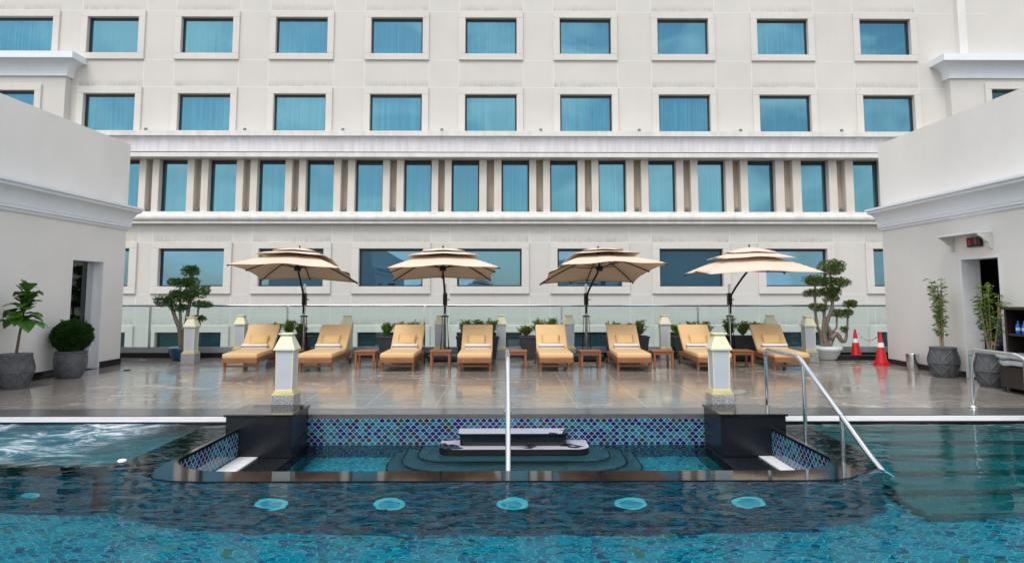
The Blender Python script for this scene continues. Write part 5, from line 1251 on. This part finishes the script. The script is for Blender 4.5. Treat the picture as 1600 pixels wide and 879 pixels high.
# ------------------------------------------------------------------ person in the doorway
def person(loc, rz):
    me = bpy.data.meshes.new('person'); J = {}
    pts = dict(pel=(0, 0, .52), sp=(0, .01, .70), ch=(0, .0, .88), nk=(0, -.01, 1.01), hd0=(0, -.015, 1.08), hd1=(0, -.02, 1.18), hd2=(0, -.01, 1.26),
               ls=(-.17, 0, .95), le=(-.23, -.02, .69), lw=(-.17, -.24, .60), lh=(-.14, -.32, .585), rs=(.17, 0, .95), re=(.23, -.02, .69), rw=(.17, -.24, .60), rh=(.14, -.32, .585),
               lhp=(-.10, -.03, .50), lk=(-.12, -.43, .49), la=(-.12, -.40, .09), lt=(-.12, -.55, .035), rhp=(.10, -.03, .50), rk=(.12, -.43, .49), ra=(.12, -.40, .09), rt=(.12, -.55, .035))
    rad = dict(pel=.13, sp=.115, ch=.135, nk=.055, hd0=.07, hd1=.085, hd2=.06, ls=.06, le=.042, lw=.03, lh=.028, rs=.06, re=.042, rw=.03, rh=.028, lhp=.085, lk=.058, la=.042, lt=.034, rhp=.085, rk=.058, ra=.042, rt=.034)
    names = list(pts); ed = [('pel', 'sp'), ('sp', 'ch'), ('ch', 'nk'), ('nk', 'hd0'), ('hd0', 'hd1'), ('hd1', 'hd2'), ('ch', 'ls'), ('ls', 'le'), ('le', 'lw'), ('lw', 'lh'), ('ch', 'rs'), ('rs', 're'), ('re', 'rw'), ('rw', 'rh'), ('pel', 'lhp'), ('lhp', 'lk'), ('lk', 'la'), ('la', 'lt'), ('pel', 'rhp'), ('rhp', 'rk'), ('rk', 'ra'), ('ra', 'rt')]
    vs = [pts[n_] for n_ in names]; es = [(names.index(a), names.index(b)) for a, b in ed]; rs = [rad[n_] for n_ in names]
    for sx, root_ in ((-1, 'lh'), (1, 'rh')):       # five fingers
        bx_, by_, bz_ = pts[root_]
        for k in range(5):
            o = len(vs)
            if k == 4: q = [(bx_ - sx*.03, by_ - .005, bz_), (bx_ - sx*.05, by_ - .03, bz_ - .008)]
            else: q = [(bx_ + sx*(.03 - .02*k), by_ - .045, bz_), (bx_ + sx*(.03 - .02*k), by_ - .085 - .012*(k in (1, 2)), bz_ - .012)]
            vs += q; rs += [.009, .008]; es += [(names.index(root_), o), (o, o+1)]
    me.from_pydata(vs, es, []); o = bpy.data.objects.new('person', me); C.objects.link(o)
    sk = o.modifiers.new('skin', 'SKIN'); sk.use_smooth_shade = True
    for i, r_ in enumerate(rs): me.skin_vertices[0].data[i].radius = (r_, r_*.8 if i < 3 else r_)
    me.skin_vertices[0].data[0].use_root = True
    o.modifiers.new('sub', 'SUBSURF').levels = 2
    bpy.context.view_layer.update()
    ev = o.evaluated_get(bpy.context.evaluated_depsgraph_get()); m2 = bpy.data.meshes.new_from_object(ev)
    o.modifiers.clear(); o.data = m2; bpy.data.meshes.remove(me)
    m2.materials.clear(); m2.materials.append(M['skin']); m2.materials.append(M['shirt'])
    for p in m2.polygons:
        c_ = p.center; p.material_index = 0 if (c_.z > 1.02 or (c_.y < -.12 and .555 < c_.z < .7 and abs(c_.x) > .06)) else 1; p.use_smooth = True
    o.location = loc; o.rotation_euler = (0, 0, rz)
    tag(o, 'person in dark clothes sitting inside the dark doorway behind the plant', 'person')
    mb = MB(); mb.ellipsoid((0, .012, 1.215), (.092, .10, .085), 16, 10); mb.build('hair', M['hair'], o)
    mb = MB()
    for sx in (-1, 1): mb.ellipsoid((sx*.03, -.098, 1.165), (.012, .006, .006), 8, 6)
    mb.build('eyes', M['hair'], o)
    mb = MB(); mb.ellipsoid((0, -.106, 1.142), (.011, .014, .02), 8, 6); mb.build('nose', M['skin'], o)
    mb = MB(); mb.ellipsoid((0, -.096, 1.105), (.022, .007, .006), 8, 6); mb.build('mouth', M['mat_red'], o)
person((8.36, 11.50, .02), radians(-38))
sl = thing('stool', 'dark stool under the person inside the doorway', 'stool', (8.36, 11.50, .005))
mb = MB(); mb.lathe([(.17, .36), (.175, .37), (.175, .40), (.165, .405)], (8.36, 11.5), 20); build_at(mb, 'seat', M['teak'], sl)
for k in range(4):
    a = pi/4 + k*pi/2; mb = MB(); mb.tube([(8.36 + .16*cos(a), 11.5 + .16*sin(a), .006), (8.36 + .11*cos(a), 11.5 + .11*sin(a), .37)], .014, 8); build_at(mb, 'leg', M['teak'], sl)

# ------------------------------------------------------------------ what the windows mirror: the wing and trees behind the camera
ob_ = thing('opposite_building', 'low cream hotel wing across the pool, seen only as a reflection in the windows', 'building', (9, -14, 0))
mb = MB(); mb.box(3.0, 16, -24, -14, -.5, 5.2); build_at(mb, 'wall', M['sidewall'], ob_)
mb = MB(); mb.extrude_x([(-14.0, 4.3), (-13.6, 4.75), (-13.6, 5.0), (-14.0, 5.02)], 2.7, 16.2); build_at(mb, 'cornice', M['sidecornice'], ob_)
for x in (4.5, 7.2, 9.9, 12.6):
    mb = MB(); mb.ring_xz(x, x + 1.6, 1.2, 3.2, .2, .2, .2, .2, -13.995, -13.92); wo = build_at(mb, 'window', M['surround'], ob_)
    mb = MB(); mb.box(x, x + 1.6, -13.99, -13.96, 1.2, 3.2); o = mb.build('pane', M['pane_base'], wo, tuple(ob_.location)); o.location = (0, 0, 0)
